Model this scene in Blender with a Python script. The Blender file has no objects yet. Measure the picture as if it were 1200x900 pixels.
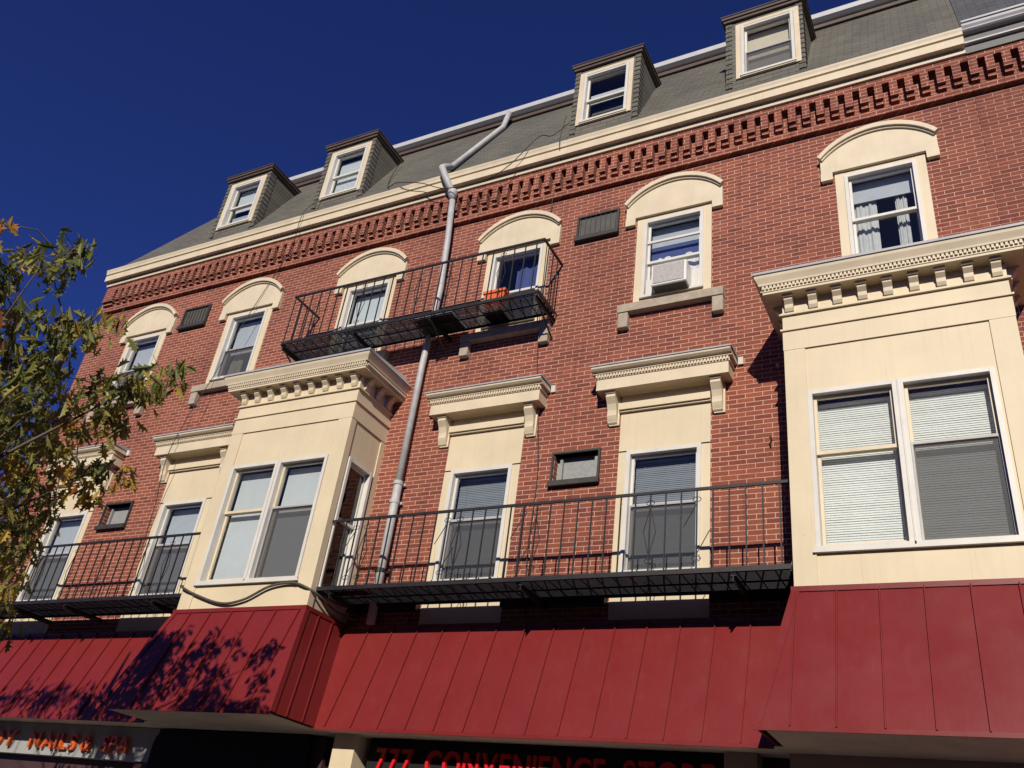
import bpy, math, random
import numpy as np
from mathutils import Vector, Matrix
random.seed(11)
S = bpy.context.scene
COL = S.collection
R = math.radians

# ------------------------------------------------------------------ materials
MATS = {}
def nodes_of(name):
    m = bpy.data.materials.new(name); m.use_nodes = True
    nt = m.node_tree; b = nt.nodes['Principled BSDF']
    return m, nt, b
def N(nt, typ, **kw):
    n = nt.nodes.new(typ)
    for k, v in kw.items():
        if k in n.inputs: n.inputs[k].default_value = v
        else: setattr(n, k, v)
    return n
def pos_uv(nt, kind):
    """world position turned into a 2D brick/slate coordinate"""
    g = N(nt, 'ShaderNodeNewGeometry'); s = N(nt, 'ShaderNodeSeparateXYZ'); c = N(nt, 'ShaderNodeCombineXYZ')
    nt.links.new(g.outputs['Position'], s.inputs[0])
    a = N(nt, 'ShaderNodeMath', operation='ADD'); nt.links.new(s.outputs[0], a.inputs[0]); nt.links.new(s.outputs[1], a.inputs[1])
    if kind == 'slate':                      # slope length follows height
        m = N(nt, 'ShaderNodeMath', operation='MULTIPLY'); m.inputs[1].default_value = 1.12
        nt.links.new(s.outputs[2], m.inputs[0]); z = m.outputs[0]
        nt.links.new(s.outputs[0], c.inputs[0])
    else:
        z = s.outputs[2]; nt.links.new(a.outputs[0], c.inputs[0])
    nt.links.new(z, c.inputs[1])
    return g, c
def mix(nt, fac, a, b, blend='MIX'):
    n = nt.nodes.new('ShaderNodeMix'); n.data_type = 'RGBA'; n.blend_type = blend
    for sock, v in ((n.inputs[0], fac), (n.inputs[6], a), (n.inputs[7], b)):
        if isinstance(v, bpy.types.NodeSocket): nt.links.new(v, sock)
        elif isinstance(v, (int, float)): sock.default_value = v
        else: sock.default_value = (*v, 1)
    return n.outputs[2]
def ramp(nt, src, stops):
    r = nt.nodes.new('ShaderNodeValToRGB'); e = r.color_ramp.elements
    while len(e) < len(stops): e.new(0.5)
    for i, (p, c) in enumerate(stops):
        e[i].position = p; e[i].color = (*c, 1) if len(c) == 3 else c
    nt.links.new(src, r.inputs[0]); return r.outputs[0]
def noise(nt, scale, detail=4, rough=.6, vec=None, dims=None):
    n = N(nt, 'ShaderNodeTexNoise'); n.inputs['Scale'].default_value = scale
    n.inputs['Detail'].default_value = detail; n.inputs['Roughness'].default_value = rough
    if vec is None:
        g = N(nt, 'ShaderNodeNewGeometry'); vec = g.outputs['Position']
    if dims:
        mp = N(nt, 'ShaderNodeMapping'); mp.inputs['Scale'].default_value = dims
        nt.links.new(vec, mp.inputs[0]); vec = mp.outputs[0]
    nt.links.new(vec, n.inputs['Vector']); return n.outputs['Fac']
def bump(nt, b, h, strength=.3, dist=.01):
    n = N(nt, 'ShaderNodeBump'); n.inputs['Strength'].default_value = strength; n.inputs['Distance'].default_value = dist
    nt.links.new(h, n.inputs['Height']); nt.links.new(n.outputs[0], b.inputs['Normal'])
def plain(name, col, rough=.6, var=.12, scale=3., metal=0., streak=0., spec=.5, bmp=0., bscale=60, chips=False):
    m, nt, b = nodes_of(name)
    f = noise(nt, scale)
    lo = tuple(c * (1 - var) for c in col); hi = tuple(min(1, c * (1 + var)) for c in col)
    c = ramp(nt, f, [(.3, lo), (.7, hi)])
    if streak:
        f2 = noise(nt, 2.2, 5, .65, dims=(6, 6, .35))
        dirty = tuple(x * .55 for x in col)
        r2 = ramp(nt, f2, [(.5, (0, 0, 0)), (.75, (streak,) * 3)])
        c = mix(nt, r2, c, dirty)
    if chips:
        r3 = ramp(nt, noise(nt, 7, 7, .8), [(.68, (0, 0, 0)), (.73, (.55,) * 3)])
        c = mix(nt, r3, c, (.30, .22, .14))
        r4 = ramp(nt, noise(nt, 1.6, 6, .7, dims=(14, 14, .5)), [(.60, (0, 0, 0)), (.80, (.38,) * 3)])
        c = mix(nt, r4, c, (.33, .20, .10))
    nt.links.new(c, b.inputs['Base Color']); b.inputs['Roughness'].default_value = rough
    b.inputs['Metallic'].default_value = metal; b.inputs['Specular IOR Level'].default_value = spec
    if bmp: bump(nt, b, noise(nt, bscale, 3), bmp, .004)
    MATS[name] = m; return m

def brick_mat(name, c1, c2, mortar, dark=1.0):
    m, nt, b = nodes_of(name); g, uv = pos_uv(nt, 'brick')
    t = N(nt, 'ShaderNodeTexBrick'); nt.links.new(uv.outputs[0], t.inputs['Vector'])
    t.inputs['Scale'].default_value = 1; t.inputs['Brick Width'].default_value = .2225; t.inputs['Row Height'].default_value = .068
    t.inputs['Mortar Size'].default_value = .005; t.inputs['Mortar Smooth'].default_value = .25; t.inputs['Bias'].default_value = -.1
    t.inputs['Color1'].default_value = (*c1, 1); t.inputs['Color2'].default_value = (*c2, 1); t.inputs['Mortar'].default_value = (*mortar, 1)
    blot = ramp(nt, noise(nt, .55, 5), [(.3, (.74, .72, .74)), (.5, (.98, .98, .98)), (.72, (1.12, 1.08, 1.04))])
    c = mix(nt, 1.0, t.outputs['Color'], blot, 'MULTIPLY')
    grit = ramp(nt, noise(nt, 38, 4), [(.25, (.78, .78, .78)), (.7, (1.1, 1.1, 1.1))])
    c = mix(nt, 1.0, c, grit, 'MULTIPLY')
    soot = ramp(nt, noise(nt, 1.3, 6, .7, dims=(2.2, 2.2, .45)), [(.55, (0, 0, 0)), (.78, (.55, .55, .55))])
    c = mix(nt, soot, c, tuple(x * .6 for x in c2))
    drip = ramp(nt, noise(nt, 1.0, 6, .75, dims=(5, 5, .28)), [(.56, (0, 0, 0)), (.74, (.65, .65, .65))])
    c = mix(nt, drip, c, tuple(x * .42 for x in c2))
    pale = ramp(nt, noise(nt, .9, 6, .75), [(.62, (0, 0, 0)), (.8, (.28, .28, .28))])
    c = mix(nt, pale, c, mortar)
    worn = ramp(nt, noise(nt, 3.1, 5, .7), [(.52, (0, 0, 0)), (.70, (.5, .5, .5))])   # patches where the joints are weathered flush
    c = mix(nt, worn, c, c1)
    nt.links.new(c, b.inputs['Base Color']); b.inputs['Roughness'].default_value = .85; b.inputs['Specular IOR Level'].default_value = .25
    inv = N(nt, 'ShaderNodeMath', operation='SUBTRACT'); inv.inputs[0].default_value = 1.; nt.links.new(t.outputs['Fac'], inv.inputs[1])
    ad = N(nt, 'ShaderNodeMath', operation='MULTIPLY_ADD'); ad.inputs[1].default_value = .35
    nt.links.new(noise(nt, 55, 4), ad.inputs[0]); nt.links.new(inv.outputs[0], ad.inputs[2])
    bump(nt, b, ad.outputs[0], .45, .006)
    MATS[name] = m
def slate_mat(name, c1, c2, gap):
    m, nt, b = nodes_of(name); g, uv = pos_uv(nt, 'slate')
    t = N(nt, 'ShaderNodeTexBrick'); nt.links.new(uv.outputs[0], t.inputs['Vector'])
    t.inputs['Scale'].default_value = 1; t.inputs['Brick Width'].default_value = .24; t.inputs['Row Height'].default_value = .105
    t.inputs['Mortar Size'].default_value = .0045; t.inputs['Mortar Smooth'].default_value = .4
    t.inputs['Color1'].default_value = (*c1, 1); t.inputs['Color2'].default_value = (*c2, 1); t.inputs['Mortar'].default_value = (*gap, 1)
    blot = ramp(nt, noise(nt, .8, 5), [(.3, (.75, .75, .75)), (.7, (1.15, 1.12, 1.05))])
    c = mix(nt, 1.0, t.outputs['Color'], blot, 'MULTIPLY')
    moss = ramp(nt, noise(nt, 5, 5, .7), [(.5, (0, 0, 0)), (.75, (.5, .5, .5))])
    c = mix(nt, moss, c, (.12, .13, .08))
    nt.links.new(c, b.inputs['Base Color']); b.inputs['Roughness'].default_value = .7
    # each course tilts out: saw-tooth height plus the gaps
    sx = N(nt, 'ShaderNodeSeparateXYZ'); nt.links.new(uv.outputs[0], sx.inputs[0])
    md = N(nt, 'ShaderNodeMath', operation='FRACT'); dv = N(nt, 'ShaderNodeMath', operation='DIVIDE'); dv.inputs[1].default_value = .105
    nt.links.new(sx.outputs[1], dv.inputs[0]); nt.links.new(dv.outputs[0], md.inputs[0])
    sb = N(nt, 'ShaderNodeMath', operation='SUBTRACT'); sb.inputs[0].default_value = 1.
    nt.links.new(md.outputs[0], sb.inputs[1])
    s2 = N(nt, 'ShaderNodeMath', operation='SUBTRACT'); nt.links.new(sb.outputs[0], s2.inputs[0]); nt.links.new(t.outputs['Fac'], s2.inputs[1])
    bump(nt, b, s2.outputs[0], .8, .016)
    MATS[name] = m

brick_mat('brick', (.256, .075, .043), (.155, .043, .030), (.57, .355, .265))
brick_mat('brick_plum', (.225, .064, .038), (.145, .039, .027), (.45, .285, .22))
slate_mat('slate_green', (.132, .121, .098), (.100, .093, .076), (.045, .046, .042))
slate_mat('slate_blue', (.085, .085, .092), (.06, .062, .068), (.03, .03, .032))
plain('cream', (.60, .50, .335), .55, .07, 1.3, streak=.12, bmp=.2, bscale=22, chips=True)
plain('cream_trim', (.59, .495, .345), .55, .08, 3, streak=.16, bmp=.2, bscale=30, chips=True)
plain('white_paint', (.58, .555, .50), .45, .06, 4, streak=.14, chips=True)
plain('brown_trim', (.075, .047, .038), .6, .2, 4)
plain('stone', (.36, .30, .225), .85, .18, 9, streak=.3, bmp=.4)
plain('iron', (.012, .011, .012), .5, .5, 9, bmp=.5, bscale=70)
plain('rusty_iron', (.05, .035, .03), .7, .4, 9)
plain('galvanised', (.40, .395, .385), .55, .14, 7, metal=.0, streak=.35)
plain('gutter_white', (.47, .465, .455), .5, .07, 3, streak=.2)
plain('gutter_grey', (.34, .335, .34), .5, .1, 3, streak=.2)
plain('lead_flashing', (.10, .095, .09), .5, .2, 5)
plain('soffit', (.66, .56, .43), .8, .14, 1.5, streak=.35)
plain('storefront_dark', (.05, .022, .022), .6, .2, 2)
plain('storefront_tan', (.34, .27, .19), .75, .1, 2)
plain('ceiling', (.42, .42, .43), .9, .03)
plain('room_wall', (.21, .21, .23), .9, .05)
plain('room_floor', (.16, .11, .07), .7, .1)
plain('blind_white', (.45, .47, .475), .6, .04, 6)
plain('slat_white', (.64, .64, .60), .6, .04, 6)
plain('slat_grey', (.20, .215, .235), .6, .05, 6)
plain('blind_grey', (.36, .38, .41), .6, .05, 6)
plain('shade_tan', (.50, .44, .33), .8, .05, 6)
plain('curtain_white', (.46, .46, .455), .9, .08, 8)
plain('curtain_blue', (.05, .07, .20), .9, .12, 8)
plain('curtain_lace', (.62, .60, .62), .9, .25, 26)
plain('ac_white', (.70, .68, .64), .5, .05, 8)
plain('ac_grille', (.62, .58, .54), .6, .1, 20)
plain('vent_dark', (.035, .032, .028), .6, .2, 8)
plain('vent_metal', (.075, .07, .06), .5, .2, 8)
plain('vent_panel', (.25, .25, .235), .6, .15, 20)
plain('terracotta', (.62, .12, .03), .7, .12, 12)
plain('cable', (.02, .02, .02), .6, .1)
plain('cable_bundle', (.07, .065, .04), .6, .3, 30)
plain('sign_black', (.010, .010, .011), .75, .1, spec=.25)
plain('sign_white', (.30, .30, .285), .6, .06, 3, streak=.15)
plain('letter_red', (.55, .012, .018), .35, .05)
plain('letter_orange', (.60, .10, .012), .35, .06)
plain('bark', (.09, .07, .052), .9, .35, 7, bmp=.9, bscale=25)
plain('asphalt', (.05, .05, .052), .9, .2, 1.5, bmp=.4, bscale=120)
plain('concrete', (.36, .335, .285), .9, .12, 1.2, streak=.1, bmp=.3, bscale=80)
plain('earth', (.10, .075, .05), .95, .3, 5)
plain('line_white', (.72, .72, .70), .8, .1, 6)
plain('black_mat', (.012, .012, .012), .8, .1)
plain('rag_white', (.7, .7, .68), .9, .05)

def maroon_metal():
    m, nt, b = nodes_of('maroon_metal')
    f = noise(nt, 1.4, 4, dims=(1, 1, .5)); c = ramp(nt, f, [(.3, (.158, .0155, .0150)), (.7, (.175, .0175, .0165))])
    dust = ramp(nt, noise(nt, 3, 6, .7, dims=(4, 4, .6)), [(.52, (0, 0, 0)), (.85, (.13, .13, .13))])
    c = mix(nt, dust, c, (.22, .10, .09))
    nt.links.new(c, b.inputs['Base Color'])
    rr = ramp(nt, noise(nt, 2.5, 4), [(.3, (.31,) * 3), (.7, (.42,) * 3)]); nt.links.new(rr, b.inputs['Roughness'])
    bump(nt, b, noise(nt, .8, 2), .07, .03)
    b.inputs['Specular IOR Level'].default_value = .36
    MATS['maroon'] = m
maroon_metal()
def glass():
    m, nt, b = nodes_of('window_glass'); nt.nodes.remove(b)
    out = nt.nodes['Material Output']
    tr = N(nt, 'ShaderNodeBsdfTransparent'); tr.inputs[0].default_value = (.92, .95, .96, 1)
    gl = N(nt, 'ShaderNodeBsdfAnisotropic') if False else N(nt, 'ShaderNodeBsdfGlossy')
    gl.inputs['Roughness'].default_value = .02; gl.inputs[0].default_value = (.95, .97, 1, 1)
    bp = N(nt, 'ShaderNodeBump'); bp.inputs['Strength'].default_value = .5; bp.inputs['Distance'].default_value = .02
    nt.links.new(noise(nt, 1.8, 2), bp.inputs['Height']); nt.links.new(bp.outputs[0], gl.inputs['Normal'])
    fr = N(nt, 'ShaderNodeFresnel'); fr.inputs[0].default_value = 1.5
    mu = N(nt, 'ShaderNodeMath', operation='MULTIPLY_ADD'); mu.inputs[1].default_value = 1.15; mu.inputs[2].default_value = .01
    mu.use_clamp = True; nt.links.new(fr.outputs[0], mu.inputs[0])
    mx = N(nt, 'ShaderNodeMixShader'); nt.links.new(mu.outputs[0], mx.inputs[0]); nt.links.new(tr.outputs[0], mx.inputs[1]); nt.links.new(gl.outputs[0], mx.inputs[2])
    nt.links.new(mx.outputs[0], out.inputs[0]); MATS['glass'] = m
glass()
def screen():
    m, nt, b = nodes_of('insect_mesh'); out = nt.nodes['Material Output']
    b.inputs['Base Color'].default_value = (.07, .07, .075, 1); b.inputs['Roughness'].default_value = .7
    tr = N(nt, 'ShaderNodeBsdfTransparent'); mx = N(nt, 'ShaderNodeMixShader'); mx.inputs[0].default_value = .62
    nt.links.new(tr.outputs[0], mx.inputs[1]); nt.links.new(b.outputs[0], mx.inputs[2]); nt.links.new(mx.outputs[0], out.inputs[0])
    MATS['screen'] = m
screen()
def leaf_mat():
    m, nt, b = nodes_of('oak_leaf'); out = nt.nodes['Material Output']
    a = N(nt, 'ShaderNodeAttribute'); a.attribute_name = 'leaf_tint'
    c = ramp(nt, a.outputs['Fac'], [(0., (.050, .080, .022)), (.3, (.150, .165, .042)), (.55, (.32, .28, .07)), (.76, (.48, .33, .05)), (.9, (.36, .13, .03)), (1., (.09, .035, .020))])
    nt.links.new(c, b.inputs['Base Color']); b.inputs['Roughness'].default_value = .5; b.inputs['Specular IOR Level'].default_value = .3
    t = N(nt, 'ShaderNodeBsdfTranslucent'); nt.links.new(c, t.inputs[0])
    mx = N(nt, 'ShaderNodeMixShader'); mx.inputs[0].default_value = .42
    nt.links.new(b.outputs[0], mx.inputs[1]); nt.links.new(t.outputs[0], mx.inputs[2]); nt.links.new(mx.outputs[0], out.inputs[0])
    MATS['leaf'] = m
leaf_mat()

# ------------------------------------------------------------------ mesh builder
WO = {}                                       # world origin of every object made
def tag(o, label=None, cat=None, group=None, kind=None):
    if label: o['label'] = label
    if cat: o['category'] = cat
    if group: o['group'] = group
    if kind: o['kind'] = kind
    return o
def empty(name, loc, label, cat, group=None):
    o = bpy.data.objects.new(name, None); COL.objects.link(o); o.location = loc; o.empty_display_size = .3
    WO[o.name] = Vector(loc); return tag(o, label, cat, group)
class MB:
    def __init__(s, xf=None): s.v = []; s.f = []; s.m = []; s.xf = xf
    def add(s, vs, fs, mi=0):
        n = len(s.v)
        s.v += [s.xf(*p) if s.xf else tuple(p) for p in vs]
        s.f += [tuple(i + n for i in f) for f in fs]; s.m += [mi] * len(fs)
    def box(s, x0, x1, y0, y1, z0, z1, mi=0):
        if x0 > x1: x0, x1 = x1, x0
        if y0 > y1: y0, y1 = y1, y0
        if z0 > z1: z0, z1 = z1, z0
        v = [(x0, y0, z0), (x1, y0, z0), (x1, y1, z0), (x0, y1, z0), (x0, y0, z1), (x1, y0, z1), (x1, y1, z1), (x0, y1, z1)]
        s.add(v, [(0, 3, 2, 1), (4, 5, 6, 7), (0, 1, 5, 4), (1, 2, 6, 5), (2, 3, 7, 6), (3, 0, 4, 7)], mi)
    def hexa(s, a, b, mi=0):                   # a, b: two quads (4 points each)
        s.add(list(a) + list(b), [(3, 2, 1, 0), (4, 5, 6, 7), (0, 1, 5, 4), (1, 2, 6, 5), (2, 3, 7, 6), (3, 0, 4, 7)], mi)
    def prism(s, prof, a0, a1, axis='x', mi=0):
        """closed profile swept along one axis; profile = (y,z) for x, (x,z) for y, (x,y) for z"""
        n = len(prof)
        def p3(q, a): return (a, q[0], q[1]) if axis == 'x' else ((q[0], a, q[1]) if axis == 'y' else (q[0], q[1], a))
        v = [p3(q, a0) for q in prof] + [p3(q, a1) for q in prof]
        f = [tuple(range(n)), tuple(range(2 * n - 1, n - 1, -1))]
        f += [(i, i + n, (i + 1) % n + n, (i + 1) % n) for i in range(n)]
        s.add(v, f, mi)
    def quad(s, a, b, c, d, mi=0): s.add([a, b, c, d], [(0, 1, 2, 3)], mi)
    def tube(s, pts, r, n=6, mi=0, caps=True):
        pts = [Vector(p) for p in pts]; rs = r if isinstance(r, (list, tuple)) else [r] * len(pts)
        rings = []; up = None
        for i, p in enumerate(pts):
            t = (pts[min(i + 1, len(pts) - 1)] - pts[max(i - 1, 0)]).normalized()
            if up is None: up = Vector((0, 0, 1)) if abs(t.z) < .9 else Vector((1, 0, 0))
            a = t.cross(up).normalized(); b = a.cross(t).normalized(); up = b
            rings.append([p + (a * math.cos(2 * math.pi * k / n) + b * math.sin(2 * math.pi * k / n)) * rs[i] for k in range(n)])
        v = [tuple(q) for rg in rings for q in rg]; f = []
        for i in range(len(pts) - 1):
            for k in range(n):
                f.append((i * n + k, i * n + (k + 1) % n, (i + 1) * n + (k + 1) % n, (i + 1) * n + k))
        if caps: f += [tuple(range(n - 1, -1, -1)), tuple(range((len(pts) - 1) * n, len(pts) * n))]
        s.add(v, f, mi)
    def build(s, name, mats, parent=None, origin=None, smooth=False, bevel=0):
        o0 = Vector(origin) if origin is not None else (WO[parent.name] if parent else Vector((0, 0, 0)))
        me = bpy.data.meshes.new(name); me.from_pydata([tuple(Vector(p) - o0) for p in s.v], [], s.f)
        for mname in ([mats] if isinstance(mats, str) else mats): me.materials.append(MATS[mname])
        if isinstance(mats, (list, tuple)) and len(mats) > 1: me.polygons.foreach_set('material_index', s.m)
        if smooth: me.polygons.foreach_set('use_smooth', [True] * len(me.polygons))
        me.update(); o = bpy.data.objects.new(name, me); COL.objects.link(o)
        if parent: o.parent = parent; o.location = o0 - WO[parent.name]
        else: o.location = o0
        WO[o.name] = o0
        if bevel:
            b = o.modifiers.new('edge', 'BEVEL'); b.width = bevel; b.segments = 1; b.limit_method = 'ANGLE'
        return o
def frame_x(f, d0=0):                          # local (u, d, z) -> world for the front wall
    return None
# ------------------------------------------------------------------ the setting
g = MB(); g.box(-400, 400, -400, 400, -.6, -.16); gr = g.build('ground', 'earth'); tag(gr, kind='structure')
g = MB(); g.box(-200, 200, -6.2, -.02, -.156, 0); g.box(-200, 200, -6.36, -6.2, -.156, -.004)
tag(g.build('sidewalk', 'concrete'), kind='structure')
g = MB(); g.box(-200, 200, -16, -6.36, -.158, -.12); tag(g.build('road', 'asphalt'), kind='structure')
g = MB()
for k in range(-12, 13): g.box(k * 6, k * 6 + 3, -11.3, -11.18, -.12, -.116)
tag(g.build('road_marking', 'line_white'), kind='structure')
g = MB(); g.box(-200, 200, -20, -16, -.156, 0); tag(g.build('sidewalk', 'concrete'), kind='structure')

# ------------------------------------------------------------------ the brick building
XL, XR = -16.97, .78
bld = empty('brick_building', ((XL + XR) / 2, 0, 0), 'red brick building with green slate mansard roof, cream window hoods and bay windows', 'building')
ARCH = [-15.06, -12.17, -9.26, -6.20, -3.50, -.53]
TALL = [-15.25, -12.23, -6.28, -3.53]
BAYS = [-10.555, -1.745]; BW = 2.40; BY = -.88
VENT_LOW = [(-4.785, 6.94), (-13.93, 6.955)]
openings = [(c - .59, c + .59, 9.52, 11.22) for c in ARCH] + [(c - .615, c + .615, 4.9, 7.98) for c in TALL]
openings += [(x + .13, x + BW - .13, 5.0, 7.6) for x in BAYS] + [(c - .33, c + .33, z - .22, z + .22) for c, z in VENT_LOW]

def wall_sheet(mb, x0, x1, z0, z1, y, ops, depth):
    xs = sorted({x0, x1, *[o[0] for o in ops], *[o[1] for o in ops]}); zs = sorted({z0, z1, *[o[2] for o in ops], *[o[3] for o in ops]})
    xs = [x for x in xs if x0 <= x <= x1]; zs = [z for z in zs if z0 <= z <= z1]
    for j in range(len(zs) - 1):
        run = None
        for i in range(len(xs)):
            inside = i < len(xs) - 1 and any(o[0] <= xs[i] and xs[i + 1] <= o[1] and o[2] <= zs[j] and zs[j + 1] <= o[3] for o in ops)
            if i < len(xs) - 1 and not inside:
                if run is None: run = xs[i]
            elif run is not None:
                mb.quad((run, y, zs[j]), (xs[i], y, zs[j]), (xs[i], y, zs[j + 1]), (run, y, zs[j + 1])); run = None
    for a, b, c, d in ops:                     # reveals
        mb.quad((a, y, c), (a, y + depth, c), (a, y + depth, d), (a, y, d)); mb.quad((b, y, c), (b, y, d), (b, y + depth, d), (b, y + depth, c))
        mb.quad((a, y, c), (b, y, c), (b, y + depth, c), (a, y + depth, c)); mb.quad((a, y, d), (a, y + depth, d), (b, y + depth, d), (b, y, d))
w = MB(); wall_sheet(w, XL, XR, 3.34, 13.0, 0, openings, .3)
w.quad((XL, 0, 0), (XL, 0, 13), (XL, 11, 13), (XL, 11, 0)); w.quad((XL, 11, 0), (XL, 11, 13), (XR, 11, 13), (XR, 11, 0))
w.box(XL, XL + .35, .002, .4, 0, 3.34); w.box(XR - .35, XR, .002, .4, 0, 3.34)
w.build('wall', 'brick', bld)
# floors, ceilings and the rooms behind the windows
f = MB()
for z0, z1 in ((3.45, 4.95), (7.9, 9.35), (11.5, 13.05)):
    f.box(XL + .05, XR - .02, .31, 10.9, z0, z1 - .02)
f.build('ceiling', 'ceiling', bld)
f = MB(); f.box(XL + .05, XR - .02, 3.6, 3.75, 3.4, 13.0)
for x in (-13.6, -10.75, -7.75, -4.9, -2.0): f.box(x - .06, x + .06, .32, 3.6, 4.95, 13.0)
f.build('partition', 'room_wall', bld)

# frieze of corbelled bricks
f = MB()
f.prism([(.0, 12.075), (-.08, 12.08), (-.085, 12.17), (-.08, 12.20), (-.06, 12.215), (.0, 12.22)], XL - .02, XR)
f.box(XL - .01, XR, -.122, 0, 12.655, 12.785)
f.box(XL - .015, XL + .30, -.122, 0, 12.37, 12.655); f.box(XL - .012, XL + .28, -.07, 0, 12.295, 12.37)
x = XL + .30 + .1
while x < XR - .02:
    f.box(x, x + .108, -.122, 0, 12.37, 12.655); f.box(x + .002, x + .106, -.07, 0, 12.295, 12.37)
    x += .2065
X_NEXT = x
f.build('corbel_frieze', 'brick', bld)
# cream cornice
f = MB()
f.prism([(0, 12.787), (-.158, 12.787), (-.166, 12.835), (-.15, 12.85), (0, 12.85)], XL - .03, XR)                 # bed mould
f.prism([(0, 12.852), (-.14, 12.852), (-.15, 12.885), (-.24, 12.88), (-.257, 12.877), (-.26, 13.02), (-.225, 13.026), (-.227, 13.046), (-.275, 13.05),
         (-.28, 13.10), (-.295, 13.14), (-.30, 13.165), (-.19, 13.195), (0, 13.195)], XL - .035, XR)
f.build('cornice', 'cream_trim', bld)
# mansard roof
ZB, YB, SL = 13.19, -.20, 1.98
def roof_y(z): return YB + (z - ZB) / SL
ZT = 15.93; YT = roof_y(ZT); XH = XL - .03 + .63 * (ZT - ZB)
f = MB()
A = (XL - .03, YB, ZB); B = (XR, YB, ZB); Cc = (XR, YT, ZT); D = (XH, YT, ZT)
f.quad(A, B, Cc, D); f.quad((XL - .03, 11, ZB), A, D, (XH, 10, ZT)); f.quad(D, Cc, (XR, 11, ZT), (XH, 11, ZT))
roof = f.build('mansard_roof', 'slate_green', bld)
f = MB(); f.box(XH - .05, XR, YT - .06, YT + .25, ZT - .01, ZT + .09); f.build('roof_fascia', 'brown_trim', bld)
f = MB(); f.prism([(YT - .10, ZT + .09), (YT - .17, ZT + .13), (YT - .185, ZT + .23), (YT - .15, ZT + .235), (YT + .3, ZT + .235), (YT + .3, ZT + .09)], XH - .1, XR)
f.build('roof_gutter', 'gutter_white', bld)
f = MB(); f.prism([(YB - .06, ZB - .012), (YB - .07, ZB + .012), (YB + .03, ZB + .09), (YB + .045, ZB + .07)], XL - .03, XR); f.build('eave_flashing', 'lead_flashing', bld)

# ---------------------------------------------------------------- windows
def sash_window(par, xf, hw, z0, z1, zm, blind=None, screen='lower', fw=.048, deep=.0, sash='white_paint', two_rails=False):
    """white box frame, two sashes, two panes, blind; local axes: u across, d into the wall, z up"""
    m = MB(xf)
    m.box(-hw, -hw + fw, -.035, .14, z0, z1); m.box(hw - fw, hw, -.035, .14, z0, z1)
    m.box(-hw + fw, hw - fw, -.03, .14, z1 - fw, z1); m.box(-hw + fw, hw - fw, -.03, .14, z0, z0 + .04)
    m.box(-hw - .015, hw + .015, -.06, -.03, z0 - .012, z0 + .03)
    m.build('window_frame', 'white_paint', par)
    a = hw - fw - .0005; st = .034
    def one(za, zb, d0, d1, lo, hi):
        q = MB(xf)
        q.box(-a, -a + st, d0, d1, za, zb); q.box(a - st, a, d0, d1, za, zb)
        q.box(-a + st, a - st, d0, d1, za, za + lo); q.box(-a + st, a - st, d0, d1, zb - hi, zb)
        q.build('sash', sash, par)
        gq = MB(xf); dm = (d0 + d1) / 2
        gq.quad((-a + st, dm, za + lo), (a - st, dm, za + lo), (a - st, dm, zb - hi), (-a + st, dm, zb - hi)); gq.build('pane', 'glass', par)
    one(zm - .02, z1 - fw, .045, .08, .042, .04); one(z0 + .04, zm + .02, .085, .12, .06, .042)
    if two_rails: q = MB(xf); q.box(-a, a, .02, .05, zm + .36, zm + .40); q.build('storm_rail', 'white_paint', par)
    if screen:
        q = MB(xf); zb = zm + .01 if screen == 'lower' else z1 - fw
        q.quad((-a + .02, .055, z0 + .06), (a - .02, .055, z0 + .06), (a - .02, .055, zb - .03), (-a + .02, .055, zb - .03), 1)
        for (u0, u1, c0, c1) in ((-a, -a + .022, z0 + .042, zb), (a - .022, a, z0 + .042, zb), (-a + .022, a - .022, z0 + .042, z0 + .065), (-a + .022, a - .022, zb - .028, zb)):
            q.box(u0, u1, .03, .044, c0, c1)
        q.build('insect_screen', ['white_paint' if screen == 'full' else 'gutter_grey', 'screen'], par)
    for b in (blind or []):
        kind, zlo, zhi, matn = b[:4]; q = MB(xf)
        u0, u1 = (-a + .01, a - .01) if len(b) < 5 else (b[4] * a, b[5] * a)
        if kind == 'slats':
            z = zhi
            while z > zlo:                     # each slat bowed: a lit upper face and a steeper lower one
                jy = .0012 * math.sin(z * 41)
                q.add([(u0, .195 + jy, z + .0155), (u1, .195 + jy, z + .0155), (u1, .188 + jy, z + .002), (u0, .188 + jy, z + .002), (u0, .186 + jy, z - .0145), (u1, .186 + jy, z - .0145)], [(0, 1, 2, 3), (3, 2, 5, 4)]); z -= .0275
            q.box(u0, u1, .175, .205, zhi + .01, zhi + .04)
            for uc in () if matn == 'slat_white' else (u0 + .15 * (u1 - u0), u0 + .85 * (u1 - u0)): q.box(uc - .003, uc + .003, .176, .18, zlo, zhi)
            q.build('venetian_blind', matn, par)
        elif kind == 'roller':
            q.box(u0, u1, .19, .194, zlo, zhi); q.box(u0, u1, .184, .2, zlo - .02, zlo)
            q.build('roller_blind', matn, par)
        else:                                  # hanging curtain with folds
            n = 26; pr = []
            for i in range(n + 1):
                pr.append((u0 + (u1 - u0) * i / n, (.195 if matn == 'curtain_lace' else .24) + .010 * math.sin(i * 1.25) + .012 * math.sin(i * .53 + 1)))
            v = [(u, d, z) for z in (zlo, zhi) for u, d in pr]
            q.add(v, [(i, i + 1, n + 2 + i, n + 1 + i) for i in range(n)]); q.build('curtain', matn, par, smooth=True)

def front(cx, y=0.): return lambda u, d, z: (cx + u, y + d, z)

def arch_pts(hw, zs, rise, n=18):
    r = (hw * hw + rise * rise) / (2 * rise); zc = zs + rise - r; a0 = math.asin(hw / r)
    return [(r * math.sin(-a0 + 2 * a0 * i / n), zc + r * math.cos(-a0 + 2 * a0 * i / n)) for i in range(n + 1)]

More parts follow.
